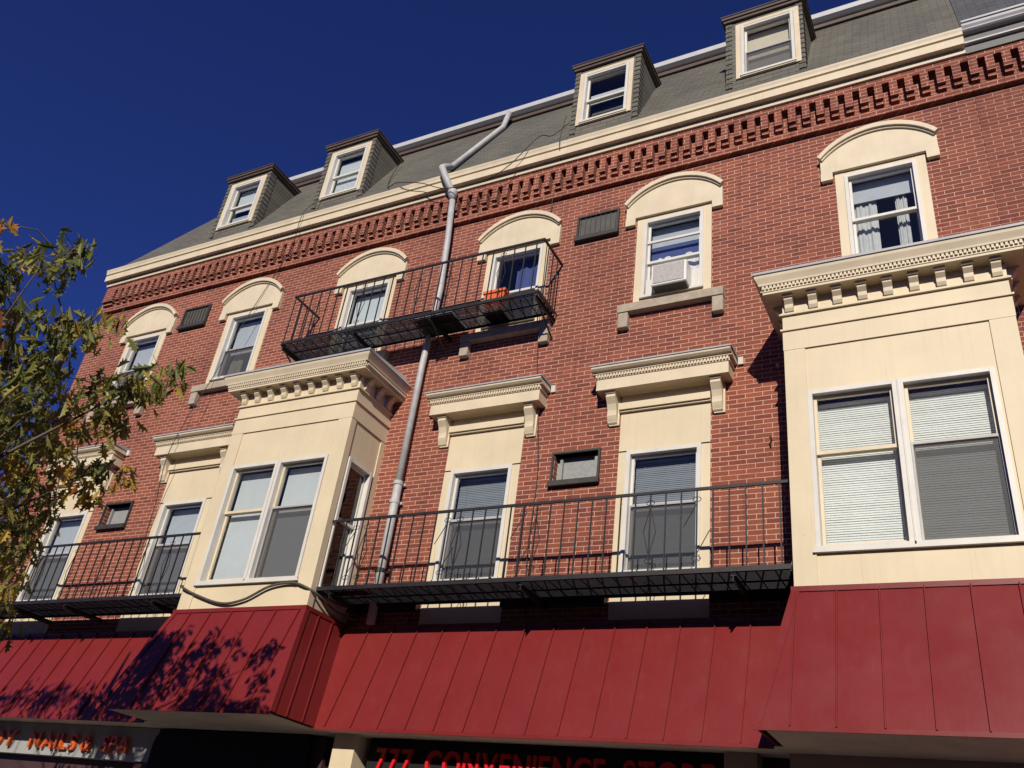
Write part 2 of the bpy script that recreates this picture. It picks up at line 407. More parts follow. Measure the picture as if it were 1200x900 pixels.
def arch_window(cx, blind, sill=True, brackets=True, **kw):
    xf = front(cx)
    m = MB(xf)                                 # cream surround set in the opening
    m.box(-.592, -.468, -.012, .12, 9.51, 11.2); m.box(.468, .592, -.012, .12, 9.51, 11.2)
    m.box(-.468, .468, -.01, .12, 11.13, 11.2); m.box(-.468, .468, -.01, .12, 9.51, 9.625)
    win = m.build('window', 'cream', bld, origin=(cx, 0, 9.5))
    sash_window(win, front(cx, .005), .468, 9.625, 11.13, 10.33, blind, **kw)
    h = MB(xf)
    face = [(-.77, 11.065), (-.615, 11.065), (-.615, 11.205), (.615, 11.205), (.615, 11.065), (.77, 11.065)] + arch_pts(.77, 11.5, .37)[::-1]
    h.prism(face, -.06, .0, 'y')
    h.box(-.775, -.612, -.068, -.06, 11.065, 11.2); h.box(.612, .775, -.068, -.06, 11.065, 11.2)
    for (o_, i_, yy) in ((.0, .075, -.125), (.075, .105, -.09)):
        outer = arch_pts(.80 - o_ * .6, 11.5 - o_ * .55, .40 - o_ * .45); inner = arch_pts(.80 - i_ * .6, 11.5 - i_ * .55, .40 - i_ * .45)
        n = len(outer)
        for i in range(n - 1):
            p = [outer[i], outer[i + 1], inner[i + 1], inner[i]]
            h.hexa([(a, yy, b) for a, b in p], [(a, -.058, b) for a, b in p])
    h.build('window_hood', 'cream_trim', win)
    if sill:
        s = MB(xf); s.prism([(0, 9.36), (-.115, 9.365), (-.125, 9.485), (-.11, 9.505), (0, 9.52)], -.79, .79); s.build('sill', 'stone', win)
        if brackets:
            for sx in (-1, 1):
                b = MB(xf); b.box(sx * .705 - .078, sx * .705 + .078, -.10, 0, 9.10, 9.36); b.build('bracket', 'stone', win, bevel=.008)
    return win

arch_window(ARCH[0], [('roller', 10.15, 11.05, 'blind_grey')], screen='lower')
arch_window(ARCH[1], [('roller', 10.30, 11.05, 'blind_grey'), ('curtain', 9.65, 10.6, 'shade_tan', -.95, -.2)], screen='lower')
arch_window(ARCH[2], [('roller', 9.95, 11.05, 'blind_white')], screen=None)
arch_window(ARCH[3], [('curtain', 9.7, 11.1, 'curtain_blue', -.3, .98), ('curtain', 9.7, 10.5, 'curtain_white', -.98, -.7)], screen=None)
arch_window(ARCH[4], [('roller', 10.74, 11.09, 'blind_grey'), ('roller', 10.42, 10.74, 'curtain_blue'), ('curtain', 9.7, 10.5, 'curtain_lace', -.98, .98)], screen=None, two_rails=True)
arch_window(ARCH[5], [('roller', 10.76, 11.09, 'blind_grey'), ('curtain', 9.65, 11.1, 'curtain_white', -.98, -.25), ('curtain', 9.65, 11.1, 'curtain_white', .32, .68)], screen=None, brackets=False)

def console_profile(z0, z1, dt, db):
    """scrolled console: (y,z) profile, deep at the top"""
    H = z1 - z0; p = [(0, z0), (-db * .7, z0), (-db, z0 + .04 * H)]
    for i in range(9):
        t = i / 8; p.append((-(db + (dt - db) * (t ** 1.6)) - .024 * max(0, math.sin(t * math.pi * 2.6 - .3)), z0 + H * (.06 + .76 * t)))
    p += [(-dt - .015, z0 + .87 * H), (-dt - .015, z1), (0, z1)]
    return p

def tall_window(cx, blind, **kw):
    xf = front(cx); m = MB(xf)
    for s in (-1, 1): m.box(s * .505, s * .628, -.012, .12, 5.30, 7.10)
    m.box(-.628, .628, -.012, .12, 7.08, 7.98); m.box(-.628, .628, -.014, .12, 4.72, 5.36)
    m.box(-.64, .64, -.085, -.012, 7.715, 7.815); m.box(-.64, .64, -.055, -.012, 7.69, 7.715)
    win = m.build('window', 'cream', bld, origin=(cx, 0, 5.36))
    sash_window(win, front(cx, .005), .51, 5.375, 7.09, 6.31, blind, fw=.055, **kw)
    h = MB(xf)
    h.box(-.93, .93, -.25, 0, 7.965, 8.14, 0)                                    # frieze board
    h.box(-.95, .95, -.262, 0, 8.14, 8.155, 0)
    n = 44
    for i in range(n):                                                           # dentils
        u = -.945 + 1.89 * (i + .5) / n; h.box(u - .0135, u + .0135, -.285, -.262, 8.155, 8.20, 0)
    h.box(-.945, .945, -.262, 0, 8.155, 8.205, 0)
    h.prism([(0, 8.207), (-.292, 8.207), (-.294, 8.225), (-.33, 8.236), (-.36, 8.262), (-.365, 8.29), (0, 8.29)], -.985, .985, mi=0)
    h.prism([(0, 8.292), (-.378, 8.292), (-.378, 8.315), (0, 8.36)], -1.0, 1.0, mi=1)
    h.build('window_hood', ['cream_trim', 'gutter_grey'], win)
    for s in (-1, 1):
        b = MB(xf); c = s * .735
        b.prism(console_profile(7.52, 7.965, .165, .062), c - .068, c + .068); b.box(c - .078, c + .078, -.20, 0, 7.935, 7.966); b.box(c - .055, c + .092, -.035, 0, 7.50, 7.93)
        b.build('bracket', 'cream_trim', win)
    fl = MB(xf); fl.prism([(-.05, 8.30), (-.035, 8.20), (-.001, 8.20), (-.001, 8.30)], 1.003, 1.07); fl.build('flashing', 'white_paint', win)
tall_window(TALL[0], [('roller', 5.45, 7.02, 'blind_grey')], screen='lower')
tall_window(TALL[1], [('roller', 5.45, 7.02, 'blind_grey')], screen='lower')
tall_window(TALL[2], [('slats', 5.5, 6.98, 'slat_grey')], screen='lower')
tall_window(TALL[3], [('slats', 5.5, 6.98, 'slat_grey')], screen='lower')

# ---------------------------------------------------------------- bay windows
def ring(mb, x0, x1, yf, z0, z1, t, mi=0):
    """band that runs round the three sides of a bay, t thick"""
    mb.box(x0 - t, x1 + t, yf - t, yf, z0, z1, mi); mb.box(x0 - t, x0, yf, 0, z0, z1, mi); mb.box(x1, x1 + t, yf, 0, z0, z1, mi)
def bay(x0, blinds, screens, sides):
    x1 = x0 + BW; m = MB(); T = .12
    wx0, wx1, wz0, wz1 = x0 + .225, x0 + 2.13, 5.2, 7.13
    m.box(x0, wx0, BY, BY + T, 4.72, 8.45); m.box(wx1, x1, BY, BY + T, 4.72, 8.45)
    m.box(wx0, wx1, BY, BY + T, 4.72, wz0); m.box(wx0, wx1, BY, BY + T, wz1, 8.45)
    sy0, sy1 = -.755, -.155
    for xs, xe in ((x0, x0 + T), (x1 - T, x1)):
        m.box(xs, xe, BY + T, sy0, 4.72, 8.45); m.box(xs, xe, sy1, 0, 4.72, 8.45)
        m.box(xs, xe, sy0, sy1, 4.72, 5.1); m.box(xs, xe, sy0, sy1, 7.12, 8.45)
    m.box(x0 + T, x1 - T, BY + T, .3, 4.8, 4.95); m.box(x0 + T, x1 - T, BY + T, .3, 7.62, 7.7)
    # pilasters and panels
    m.box(x0 - .016, x0 + .225, BY - .018, BY, 4.75, 7.72); m.box(wx1 + .03, x1 + .016, BY - .018, BY, 4.75, 7.72)
    for xs in (x0 - .016, x1):
        m.box(xs, xs + .016, BY, BY + .10, 4.75, 7.72); m.box(xs, xs + .016, -.10, 0, 4.75, 7.72)
    ring(m, x0, x1, BY, 7.72, 7.99, .022); ring(m, x0, x1, BY, 7.99, 8.015, .045); ring(m, x0, x1, BY, 8.015, 8.215, .018)
    ring(m, x0, x1, BY, 8.215, 8.235, .05); ring(m, x0, x1, BY, 8.235, 8.255, .035); ring(m, x0, x1, BY, 8.255, 8.47, .015)
    bw = m.build('bay_window', 'cream', bld, origin=((x0 + x1) / 2, BY / 2, 4.72))
    # cornice
    c = MB(); ring(c, x0, x1, BY, 8.455, 8.49, .205)
    ring(c, x0, x1, BY, 8.49, 8.515, .215)
    n = 62
    for i in range(n):
        u = x0 - .215 + (BW + .43) * (i + .5) / n; c.box(u - .0135, u + .0135, BY - .238, BY - .215, 8.515, 8.562)
    for i in range(27):
        yv = BY - .19 + (0 - BY + .19) * (i + .5) / 27
        c.box(x1 + .215, x1 + .238, yv - .0135, yv + .0135, 8.515, 8.562); c.box(x0 - .238, x0 - .215, yv - .0135, yv + .0135, 8.515, 8.562)
    ring(c, x0, x1, BY, 8.515, 8.565, .215)
    ov = [(.245, 8.565), (.25, 8.59), (.262, 8.615), (.285, 8.66), (.295, 8.70)]
    for (t0, za), (t1, zb) in zip(ov[:-1], ov[1:]):
        c.hexa([(x0 - t0, BY - t0, za), (x1 + t0, BY - t0, za), (x1 + t0, 0, za), (x0 - t0, 0, za)], [(x0 - t1, BY - t1, zb), (x1 + t1, BY - t1, zb), (x1 + t1, 0, zb), (x0 - t1, 0, zb)])
    c.build('bay_cornice', 'cream_trim', bw)
    t = .31; rf = MB()
    rf.hexa([(x0 - t, BY - t, 8.702), (x1 + t, BY - t, 8.702), (x1 + t, -.001, 8.702), (x0 - t, -.001, 8.702)], [(x0 - t, BY - t, 8.735), (x1 + t, BY - t, 8.735), (x1 + .1, -.001, 8.98), (x0 - .1, -.001, 8.98)])
    rf.build('bay_roof', 'gutter_grey', bw)
    for i in range(9):                                                           # modillions
        u = x0 + .075 + (BW - .15) * i / 8; b = MB()
        b.prism([(BY - .015, 8.257), (BY - .05, 8.262), (BY - .07, 8.30), (BY - .075, 8.35), (BY - .12, 8.395), (BY - .125, 8.425), (BY - .015, 8.425)], u - .05, u + .05)
        b.box(u - .06, u + .06, BY - .15, BY - .015, 8.425, 8.455); b.build('modillion', 'cream_trim', bw)
    for i in range(3):
        yv = -.74 + .29 * i
        for sx, xs in ((1, x1), (-1, x0)):
            b = MB(lambda a, z_, d, xs=xs, sx=sx: (xs + sx * a, d, z_))
            pr = [(.015, 8.257), (.05, 8.262), (.07, 8.30), (.075, 8.35), (.12, 8.395), (.125, 8.425), (.15, 8.425), (.15, 8.455), (.015, 8.455)]
            b.prism(pr, yv - .05, yv + .05, 'z'); b.build('modillion', 'cream_trim', bw)
    # front windows: a pair with a shared mullion
    mid = (wx0 + wx1) / 2
    hw = (wx1 - wx0 - .012) / 4
    mu = MB(); mu.box(mid - .006, mid + .006, BY - .034, BY + .1, wz0, wz1); mu.box(wx0 - .03, wx1 + .03, BY - .05, BY - .002, wz0 - .035, wz0 - .004)
    mu.build('mullion', 'white_paint', bw)
    for k, cx in enumerate((wx0 + hw, wx1 - hw)):
        sash_window(bw, front(cx, BY + .012), hw - .001, wz0, wz1 - .002, 6.355, blinds[k], screen=screens[k], fw=.05, sash='cream_trim')
    yc = (sy0 + sy1) / 2
    for sx, xs in ((1, x1), (-1, x0)):
        xf = (lambda u, d, z: (x1 - .002 - d, yc + u, z)) if sx > 0 else (lambda u, d, z: (x0 + .002 + d, yc - u, z))
        sash_window(bw, xf, .298, 5.102, 7.118, 6.2, sides, screen=None, fw=.05)
wb = [('slats', 5.3, 7.0, 'slat_white')]
bay(BAYS[0], [[('roller', 5.25, 7.06, 'blind_white')], [('roller', 5.25, 7.06, 'blind_white')]], [None, 'lower'], None)
bay(BAYS[1], [wb, wb], [None, 'lower'], None)

# ---------------------------------------------------------------- dormers
def dormer(cx, blind, fx, scr=None):
    """fx = window centre; the house of the dormer is a little wider"""
    m = MB(); y0 = .0; zb, zt = 13.30, 15.24; hw = .635
    yb_ = roof_y(zt) + .05
    # front wall around the opening and two cheeks running back into the slope
    m.box(cx - hw, fx - .50, y0, y0 + .1, zb, zt); m.box(fx + .50, cx + hw, y0, y0 + .1, zb, zt)
    m.box(fx - .50, fx + .50, y0, y0 + .1, zb, 13.82); m.box(fx - .50, fx + .50, y0, y0 + .1, 15.12, zt)
    for s in (-1, 1):
        xa, xb = cx + s * hw, cx + s * (hw - .09)
        m.hexa([(xa, y0 + .1, zb), (xb, y0 + .1, zb), (xb, roof_y(zb) + .1, zb), (xa, roof_y(zb) + .1, zb)], [(xa, y0 + .1, zt), (xb, y0 + .1, zt), (xb, yb_, zt), (xa, yb_, zt)])
    # slate edges lapping the corners
    k = 0; z = 13.62
    while z < 15.2:
        for s in (-1, 1):
            m.hexa([(cx + s * (hw + .012), y0 - .02, z), (cx + s * (hw - .10), y0 - .02, z), (cx + s * (hw - .10), y0 - .003, z), (cx + s * (hw + .012), y0 + .16, z)],
                   [(cx + s * (hw + .002), y0 - .006, z + .115), (cx + s * (hw - .10), y0 - .006, z + .115), (cx + s * (hw - .10), y0 - .003, z + .115), (cx + s * (hw + .002), y0 + .16, z + .115)])
        z += .118
    d = m.build('dormer', 'slate_green', bld, origin=(cx, 0, 13.5))
    r_ = MB(); r_.box(cx - .67, cx + .67, y0 - .05, yb_ + .1, 15.255, 15.315); r_.box(cx - .70, cx + .70, y0 - .075, yb_ + .15, 15.315, 15.375)
    r_.box(cx - .715, cx + .715, y0 - .09, yb_ + .2, 15.375, 15.395); r_.build('dormer_roof', 'brown_trim', d)
    c = MB()
    for s in (-1, 1): c.box(fx + s * .525, fx + s * .44, y0 - .03, y0 - .002, 13.785, 15.15)
    c.box(fx - .44, fx + .44, y0 - .03, y0 - .002, 15.07, 15.15); c.box(fx - .44, fx + .44, y0 - .045, y0 - .002, 13.785, 13.83)
    for s in (-1, 1): c.box(fx + s * .5, fx + s * .435, y0 - .002, y0 + .12, 13.82, 15.12)
    c.build('casing', 'cream_trim', d)
    fl = MB(); fl.quad((cx + hw + .004, y0 + .1, 13.50 + .1), (cx + hw + .1, y0 + .1, 13.6), (cx + hw + .1, roof_y(15.2) - .02, 15.2), (cx + hw + .004, roof_y(15.2) - .02, 15.2))
    sash_window(d, front(fx, .0), .435, 13.82, 15.08, 14.44, blind, screen=scr, fw=.05)
    rm = MB(); rm.box(cx - hw + .1, cx + hw - .1, .9, .92, 13.6, 15.23); rm.build('room_wall', 'room_wall', d)
dormer(-13.62, [('roller', 14.25, 15.05, 'blind_white'), ('roller', 13.85, 14.4, 'blind_grey')], -13.60)
dormer(-10.74, [('roller', 13.85, 14.95, 'blind_white')], -10.70)
dormer(-4.87, [('roller', 14.5, 14.72, 'blind_white')], -4.88)
dormer(-2.04, [('roller', 13.86, 15.05, 'shade_tan')], -1.985, 'lower')

# ---------------------------------------------------------------- shop front under the awning
m = MB(); m.box(XL + .36, XR - .36, .06, .3, 0, 3.34); m.box(-11.0, -8.0, -.06, .06, 2.62, 3.30); m.build('shop_front', 'storefront_dark', bld)
m = MB()
for a, b in ((-14.9, -11.6), (-10.9, -9.6), (-7.0, -4.9), (-4.7, -2.8), (-1.8, .3)): m.quad((a, .045, .6), (b, .045, .6), (b, .045, 2.55), (a, .045, 2.55))
m.build('shop_glazing', 'glass', bld)
for a, b, yy, mt in ((-7.70, -7.36, -.28, 'cream'), (-2.68, -2.34, -.2, 'storefront_tan'), (-11.42, -11.1, -.05, 'storefront_dark')):
    m = MB(); m.box(a, b, yy, .055, 0, 3.318); m.box(a - .03, b + .03, yy - .03, .05, 0, .25); m.build('pilaster', mt, bld)
m = MB(); m.box(-2.0, XR - .02, -.25, .05, 2.55, 3.318); m.build('shop_fascia', 'storefront_tan', bld)

# ------------------------------------------------------------------ neighbour on the right
nb = empty('brick_building', (5.0, 0, 0), 'adjoining brick building with grey gutter and darker slates at the right edge', 'building')
w = MB(); w.quad((XR + .004, .0, 0), (9.5, 0, 0), (9.5, 0, 13.0), (XR + .004, 0, 13.0)); w.quad((9.5, 0, 0), (9.5, 11, 0), (9.5, 11, 13), (9.5, 0, 13)); w.build('wall', 'brick_plum', nb)
f = MB(); X2 = XR + .004
f.prism([(.0, 12.075), (-.08, 12.08), (-.085, 12.17), (-.08, 12.20), (-.06, 12.215), (.0, 12.22)], X2, 9.5)
f.box(X2, 9.5, -.122, 0, 12.655, 12.77)
x = max(X2 + .002, X_NEXT)
while x < 9.4:
    f.box(x, x + .108, -.122, 0, 12.37, 12.655); f.box(x + .002, x + .106, -.07, 0, 12.295, 12.37); x += .2065
f.build('corbel_frieze', 'brick', nb)
f = MB(); f.box(X2, 9.5, -.15, 0, 12.772, 12.925); f.box(X2, 9.5, -.165, 0, 12.955, 13.12); f.build('fascia_board', 'lead_flashing', nb)
f = MB(); f.box(X2, 9.5, -.205, 0, 12.927, 12.953); f.build('moulding', 'gutter_white', nb)
f = MB(); f.prism([(0, 13.122), (-.24, 13.122), (-.265, 13.14), (-.26, 13.17), (-.285, 13.205), (-.29, 13.25), (-.31, 13.255), (-.315, 13.285), (-.21, 13.29), (0, 13.29)], X2, 9.5)
f.build('gutter', 'gutter_grey', nb)
f = MB(); f.quad((X2, -.17, 13.26), (9.5, -.17, 13.26), (9.5, YT, ZT + .05), (X2, YT, ZT + .05)); f.quad((X2, YT, ZT + .05), (9.5, YT, ZT + .05), (9.5, 11, ZT + .05), (X2, 11, ZT + .05)); f.build('mansard_roof', 'slate_blue', nb)
# ------------------------------------------------------------------ the metal awning over the shops
aw = empty('awning', (-7, -.3, 3.3), 'long maroon standing-seam metal awning wrapping under the two bay windows', 'awning')
ZA = 3.33
def awn_panel(xt0, xt1, yt, zt, xb0, xb1, yb, seams, name='awning_panel', zb=ZA, drip=None):
    m = MB(); nrm = Vector((0, -(zt - zb), -(yt - yb) * -1)); nrm = Vector((0, -(zt - zb), (yt - yb))).normalized()
    if nrm.z < 0: nrm.z = -nrm.z
    up = nrm * .026
    A, B, C_, D_ = Vector((xt0, yt, zt)), Vector((xt1, yt, zt)), Vector((xb1, yb, zb)), Vector((xb0, yb, zb))
    back = Vector((0, .03, -.0))
    m.quad(A + back, D_ + back, C_ + back, B + back)
    ts = sorted({0., 1.} | {(s[0] - xt0) / (xt1 - xt0) for s in seams if xt0 < s[0] < xt1})
    for i in range(len(ts) - 1):               # every pan bellies a little between its seams
        sub = 7; bow = .0022 + .0016 * math.sin(i * 2.3 + xt0)
        for k in range(sub):
            t0, t1 = k / sub, (k + 1) / sub
            def pt(t, v):
                xa = xt0 + (xt1 - xt0) * (ts[i] + (ts[i + 1] - ts[i]) * t); xb = xb0 + (xb1 - xb0) * (ts[i] + (ts[i + 1] - ts[i]) * t)
                if seams and 0 < i < len(ts) - 2: xb = xa
                elif t == 0 and i > 0: xb = xa
                elif t == 1 and i < len(ts) - 2: xb = xa
                p = Vector((xa, yt, zt)).lerp(Vector((xb, yb, zb)), v); return p + nrm * bow * (4 * t * (1 - t)) * (.4 + .6 * math.sin(math.pi * v)) 
            for v in range(4): m.quad(pt(t0, v / 4), pt(t0, (v + 1) / 4), pt(t1, (v + 1) / 4), pt(t1, v / 4))
    for s in seams:                            # (x at the top, x at the foot): raised seam ribs, clipped to the panel
        p, q = Vector((s[0], yt, zt)), Vector((s[1], yb, zb))
        w_ = Vector((.0065, 0, 0)); m.hexa([p - w_ + up, p + w_ + up, q + w_ + up, q - w_ + up], [p - w_ - up * .2, p + w_ - up * .2, q + w_ - up * .2, q - w_ - up * .2])
    # drip edge folded under
    dx0, dx1 = drip or (xb0, xb1); m.box(dx0, dx1, yb - .012, yb + .004, zb - .035, zb + .006)
    return m.build(name, 'maroon', aw)
def rng(a, b, st):
    o = []; x = a
    while x < b - 1e-6: o.append(x); x += st
    return o
# middle run, left run, right run
zt, yt, yb = 4.755, -.045, -.575
LB0, LB1 = BAYS[0], BAYS[0] + BW; RB0, RB1 = BAYS[1], BAYS[1] + BW
awn_panel(LB1 + .0, RB0 - .0, yt, zt, LB1 + .05, RB0 + .02, yb, [(x, x) for x in rng(-7.66, -2.2, .404)], drip=(LB1 + .335, RB0 - .335))
awn_panel(XL + .02, LB0, yt, zt, XL + .02, LB0, yb, [(x, x) for x in rng(-16.7, -11.0, .436)], drip=(XL + .02, LB0 - .335))
BT, BYT, BYB = 4.765, BY - .03, -1.44
def bay_awning(x0, x1, seams):
    fl = .33
    awn_panel(x0 - .03, x1 + .03, BYT, BT, x0 - fl, x1 + fl, BYB, seams)
    # hips and returns
    for s, xe in ((-1, x0), (1, x1)):
        m = MB(); a = Vector((xe + s * .03, BYT, BT)); b = Vector((xe + s * fl, BYB, ZA)); c = Vector((xe + s * fl, yb + .02, ZA)); d = Vector((xe + s * .03, yt, zt))
        o = Vector((-s * .03, 0, 0)); m.hexa([a, b, c, d], [a + o, b + o, c + o, d + o])
        for t in (.33, .68):
            p = a.lerp(d, t); q = b.lerp(c, t); u = Vector((s * .014, 0, .008)); w_ = Vector((0, .008, 0))
            m.hexa([p - w_ + u, p + w_ + u, q + w_ + u, q - w_ + u], [p - w_ - u * .2, p + w_ - u * .2, q + w_ - u * .2, q - w_ - u * .2])
        m.build('awning_return', 'maroon', aw)
        h = MB(); e = Vector((s * .012, -.012, .006)); f1 = Vector((-s * .085, 0, 0)); f2 = Vector((0, .085, 0))
        h.add([a + e + f1, a + e, a + e + f2, b + e + f1, b + e, b + e + f2], [(0, 1, 4, 3), (1, 2, 5, 4)])
        h.add([a + e * .1 + f1, a + e * .1, a + e * .1 + f2, b + e * .1 + f1, b + e * .1, b + e * .1 + f2], [(0, 3, 4, 1), (1, 4, 5, 2), ])
        h.build('hip_trim', 'maroon', aw)
    m = MB(); m.box(x0 - .045, x1 + .045, BYT - .02, BY - .02, BT - .01, BT + .045)
    for s, xe in ((-1, x0), (1, x1)):
        m.box(xe + s * .018, xe + s * .045, BY - .02, -.01, BT - .01, BT + .045)
    m.build('top_trim', 'maroon', aw)
    sf = MB(); sf.box(x0 - fl + .09, x1 + fl - .09, BYB + .012, yb + .006, ZA - .012, ZA - .002); sf.build('soffit', 'soffit', aw)
bay_awning(LB0, LB1, [(x, x) for x in rng(LB0 + .33, LB1 + .1, .402)] + [])
bay_awning(RB0, RB1, [(x, x) for x in rng(RB0 + .0, RB1 + .1, .402)])
m = MB(); m.box(XL + .03, XR - .02, yb + .008, .05, ZA - .01, ZA); m.build('soffit', 'soffit', aw)
m = MB(); m.box(XL + .02, RB0, -.055, -.012, zt - .02, zt + .03); m.build('top_trim', 'maroon', aw)

# ------------------------------------------------------------------ fire-escape balconies
def grating(x0, x1, y0, y1, z, beam_x, name_par, bar='iron'):
    m = MB()
    m.box(x0, x1, y0, y0 + .008, z - .024, z + .012); m.box(x0, x1, y1 - .012, y1, z - .05, z + .01)
    m.box(x0, x0 + .012, y0 + .012, y1 - .012, z - .05, z + .01); m.box(x1 - .012, x1, y0 + .012, y1 - .012, z - .05, z + .01)
    m.box(x0, x1, y0, y0 + .03, z - .031, z - .024)
    y = y0 + .045; k = 0
    while y < y1 - .02:
        m.box(x0 + .013, x1 - .013, y, y + .006, z - .019, z); y += .031
    x = x0 + .2
    while x < x1 - .1:
        m.box(x, x + .014, y0 + .013, y1 - .013, z - .03, z - .0195); x += .205
    ym = (y0 + y1) / 2; m.box(x0 + .013, x1 - .013, ym - .006, ym + .006, z - .045, z - .031)
    return m.build('platform', bar, name_par)
def diamond(mb, x, y, z0, z1, wd=.075, half=False):
    zc = (z0 + z1) / 2; r = .0055
    for s in (-1, 1):
        if half:                               # one of the two rods has come away, as on the long balcony
            mb.tube([(x - s * .15, y, zc + s * .03), (x, y, (z1 if s > 0 else z0) - s * .16)], r, 5)
        else: mb.tube([(x, y, z0 + .16), (x + s * wd, y, zc), (x, y, z1 - .16)], r, 5)
        for zz, t in ((z0 + .14, -1), (z1 - .14, 1)):
            pts = [(x + s * .05 * math.sin(a) , y, zz + t * .03 * (1 - math.cos(a))) for a in [i * .55 for i in range(7)]]
            mb.tube(pts, .0045, 4)
def fire_escape(label, x0, x1, yf, zf, zr, beams, posts, orn, ends=('L', 'R'), knee=.0, pitch=.1865, start=None):
    t = empty('fire_escape', ((x0 + x1) / 2, yf / 2, zf), label, 'fire escape', 'black iron balconies on the brick front')
    pl = grating(x0, x1, yf, -.135, zf, beams, t)
    r = MB(); h = .02
    r.box(x0, x1, yf, yf + .028, zr - .012, zr + .022)
    if 'L' in ends: r.box(x0, x0 + .03, yf + .028, -.002, zr - .012, zr + .022); r.box(x0, x0 + .02, yf + .028, -.002, zf + .0125, zf + .026)
    if 'R' in ends: r.box(x1 - .03, x1, yf + .028, -.002, zr - .012, zr + .022); r.box(x1 - .02, x1, yf + .028, -.002, zf + .0125, zf + .026)
    r.box(x0 + .0, x1 - .0, yf + .004, yf + .024, zf + .0125, zf + .026)
    rail = r.build('railing', 'iron', t)
    x = x0 + .03 if start is None else start; k = 0
    while x < x1 - .02:
        heavy = any(abs(x - p) < pitch / 2 for p in posts); rr = .012 if heavy else .0078
        b = MB(); b.box(x - rr, x + rr, yf + .014 - rr, yf + .014 + rr, zf + .026, zr - .012); b.build('baluster', 'iron', rail)
        if k in orn:
            o = MB(); diamond(o, x, yf + .014, zf + .03, zr - .01, half=(x0 > -9 and k % 2 == 0)); o.build('scroll_ornament', 'iron', rail)
        x += pitch; k += 1
    for e in ends:
        xe = x0 + .012 if e == 'L' else x1 - .012
        for i in range(1, 4):
            y = yf + .014 + (abs(yf) - .03) * i / 4
            b = MB(); b.box(xe - .0078, xe + .0078, y - .0078, y + .0078, zf + .026, zr - .012); b.build('baluster', 'iron', rail)
    for bx in beams:                           # cantilever angle irons, with a raking stay where there is one
        b = MB(); b.box(bx - .03, bx + .03, yf + .02, -.002, zf - .074, zf - .063); b.box(bx - .006, bx + .006, yf + .02, -.002, zf - .135, zf - .074)
        if knee: b.tube([(bx, yf + .08, zf - .10), (bx, -.01, zf - knee)], .016, 6)
        b.build('bracket', 'iron', t)
    return t
fire_escape('black iron balcony in front of two arched third-floor windows', -10.31, -5.33, -.70, 9.60, 10.60, [-10.27, -8.75, -7.25, -5.38], [], [3, 8, 14, 17, 22], knee=.42, pitch=.1925)
le = fire_escape('longest black iron balcony, between the two bay windows', -8.13, -1.80, -.80, 5.08, 6.06, [-7.9, -5.0, -2.42], [-5.0], [2, 3, 10, 11, 16, 17, 25, 28], ends=(), pitch=.1868, start=-8.06)
for la, lb in ((-8.1, -6.93), (-5.63, -4.18), (-2.88, -1.80)):
    m = MB(); m.box(la, lb, -.11, -.002, 4.975, 5.062); m.build('ledger', 'iron', le)
fire_escape('black iron balcony partly hidden by the oak leaves', -15.95, -10.62, -.80, 5.08, 6.06, [-14.6, -13.3, -11.3], [], [4, 8, 9, 13, 17, 22, 25], ends=('L',), pitch=.1868)

# ------------------------------------------------------------------ drain pipe
dp = empty('downspout', (-7.65, -.12, 4.7), 'grey metal downspout running from the roof gutter down past both balconies', 'drain pipe')
PX = -7.635
m = MB(); m.tube([(-7.56, YT - .19, ZT + .1), (-7.60, roof_y(15.55) - .07, 15.55), (-7.90, roof_y(13.5) - .09, 13.50)], .058, 10)
m.build('sloping_pipe', 'galvanised', dp, smooth=True)
m = MB(); m.tube([(-7.90, roof_y(13.5) - .09, 13.52), (-7.905, -.31, 13.36), (-7.86, -.42, 13.22), (-7.78, -.40, 13.02), (-7.70, -.27, 12.80), (-7.665, -.22, 12.72)], .066, 10); m.build('elbow', 'galvanised', dp, smooth=True)
m = MB(); m.tube([(-7.668, -.222, 12.76), (-7.662, -.215, 12.72), (-7.645, -.20, 12.55)], [.088, .092, .068], 12); m.build('collar', 'galvanised', dp, smooth=True)
m = MB(); m.tube([(-7.648, -.20, 12.56), (-7.60, -.16, 11.6), (-7.575, -.125, 10.6), (-7.60, -.12, 9.9), (PX, -.12, 9.0), (PX, -.12, 6.9)], .056, 10); m.build('pipe', 'galvanised', dp, smooth=True)
m = MB(); m.tube([(PX, -.12, 6.9), (PX + .005, -.12, 6.88), (PX + .01, -.12, 4.78)], [.056, .066, .066], 10); m.build('pipe', 'galvanised', dp, smooth=True)
for z, rr in ((9.62, .075), (6.92, .078), (6.62, .078), (5.55, .08)):
    m = MB(); m.tube([(PX, -.12, z - .03), (PX, -.12, z + .03)], rr, 12); m.box(PX - .09, PX + .09, -.06, -.002, z - .02, z + .02); m.build('strap', 'iron' if z < 6 else 'galvanised', dp)

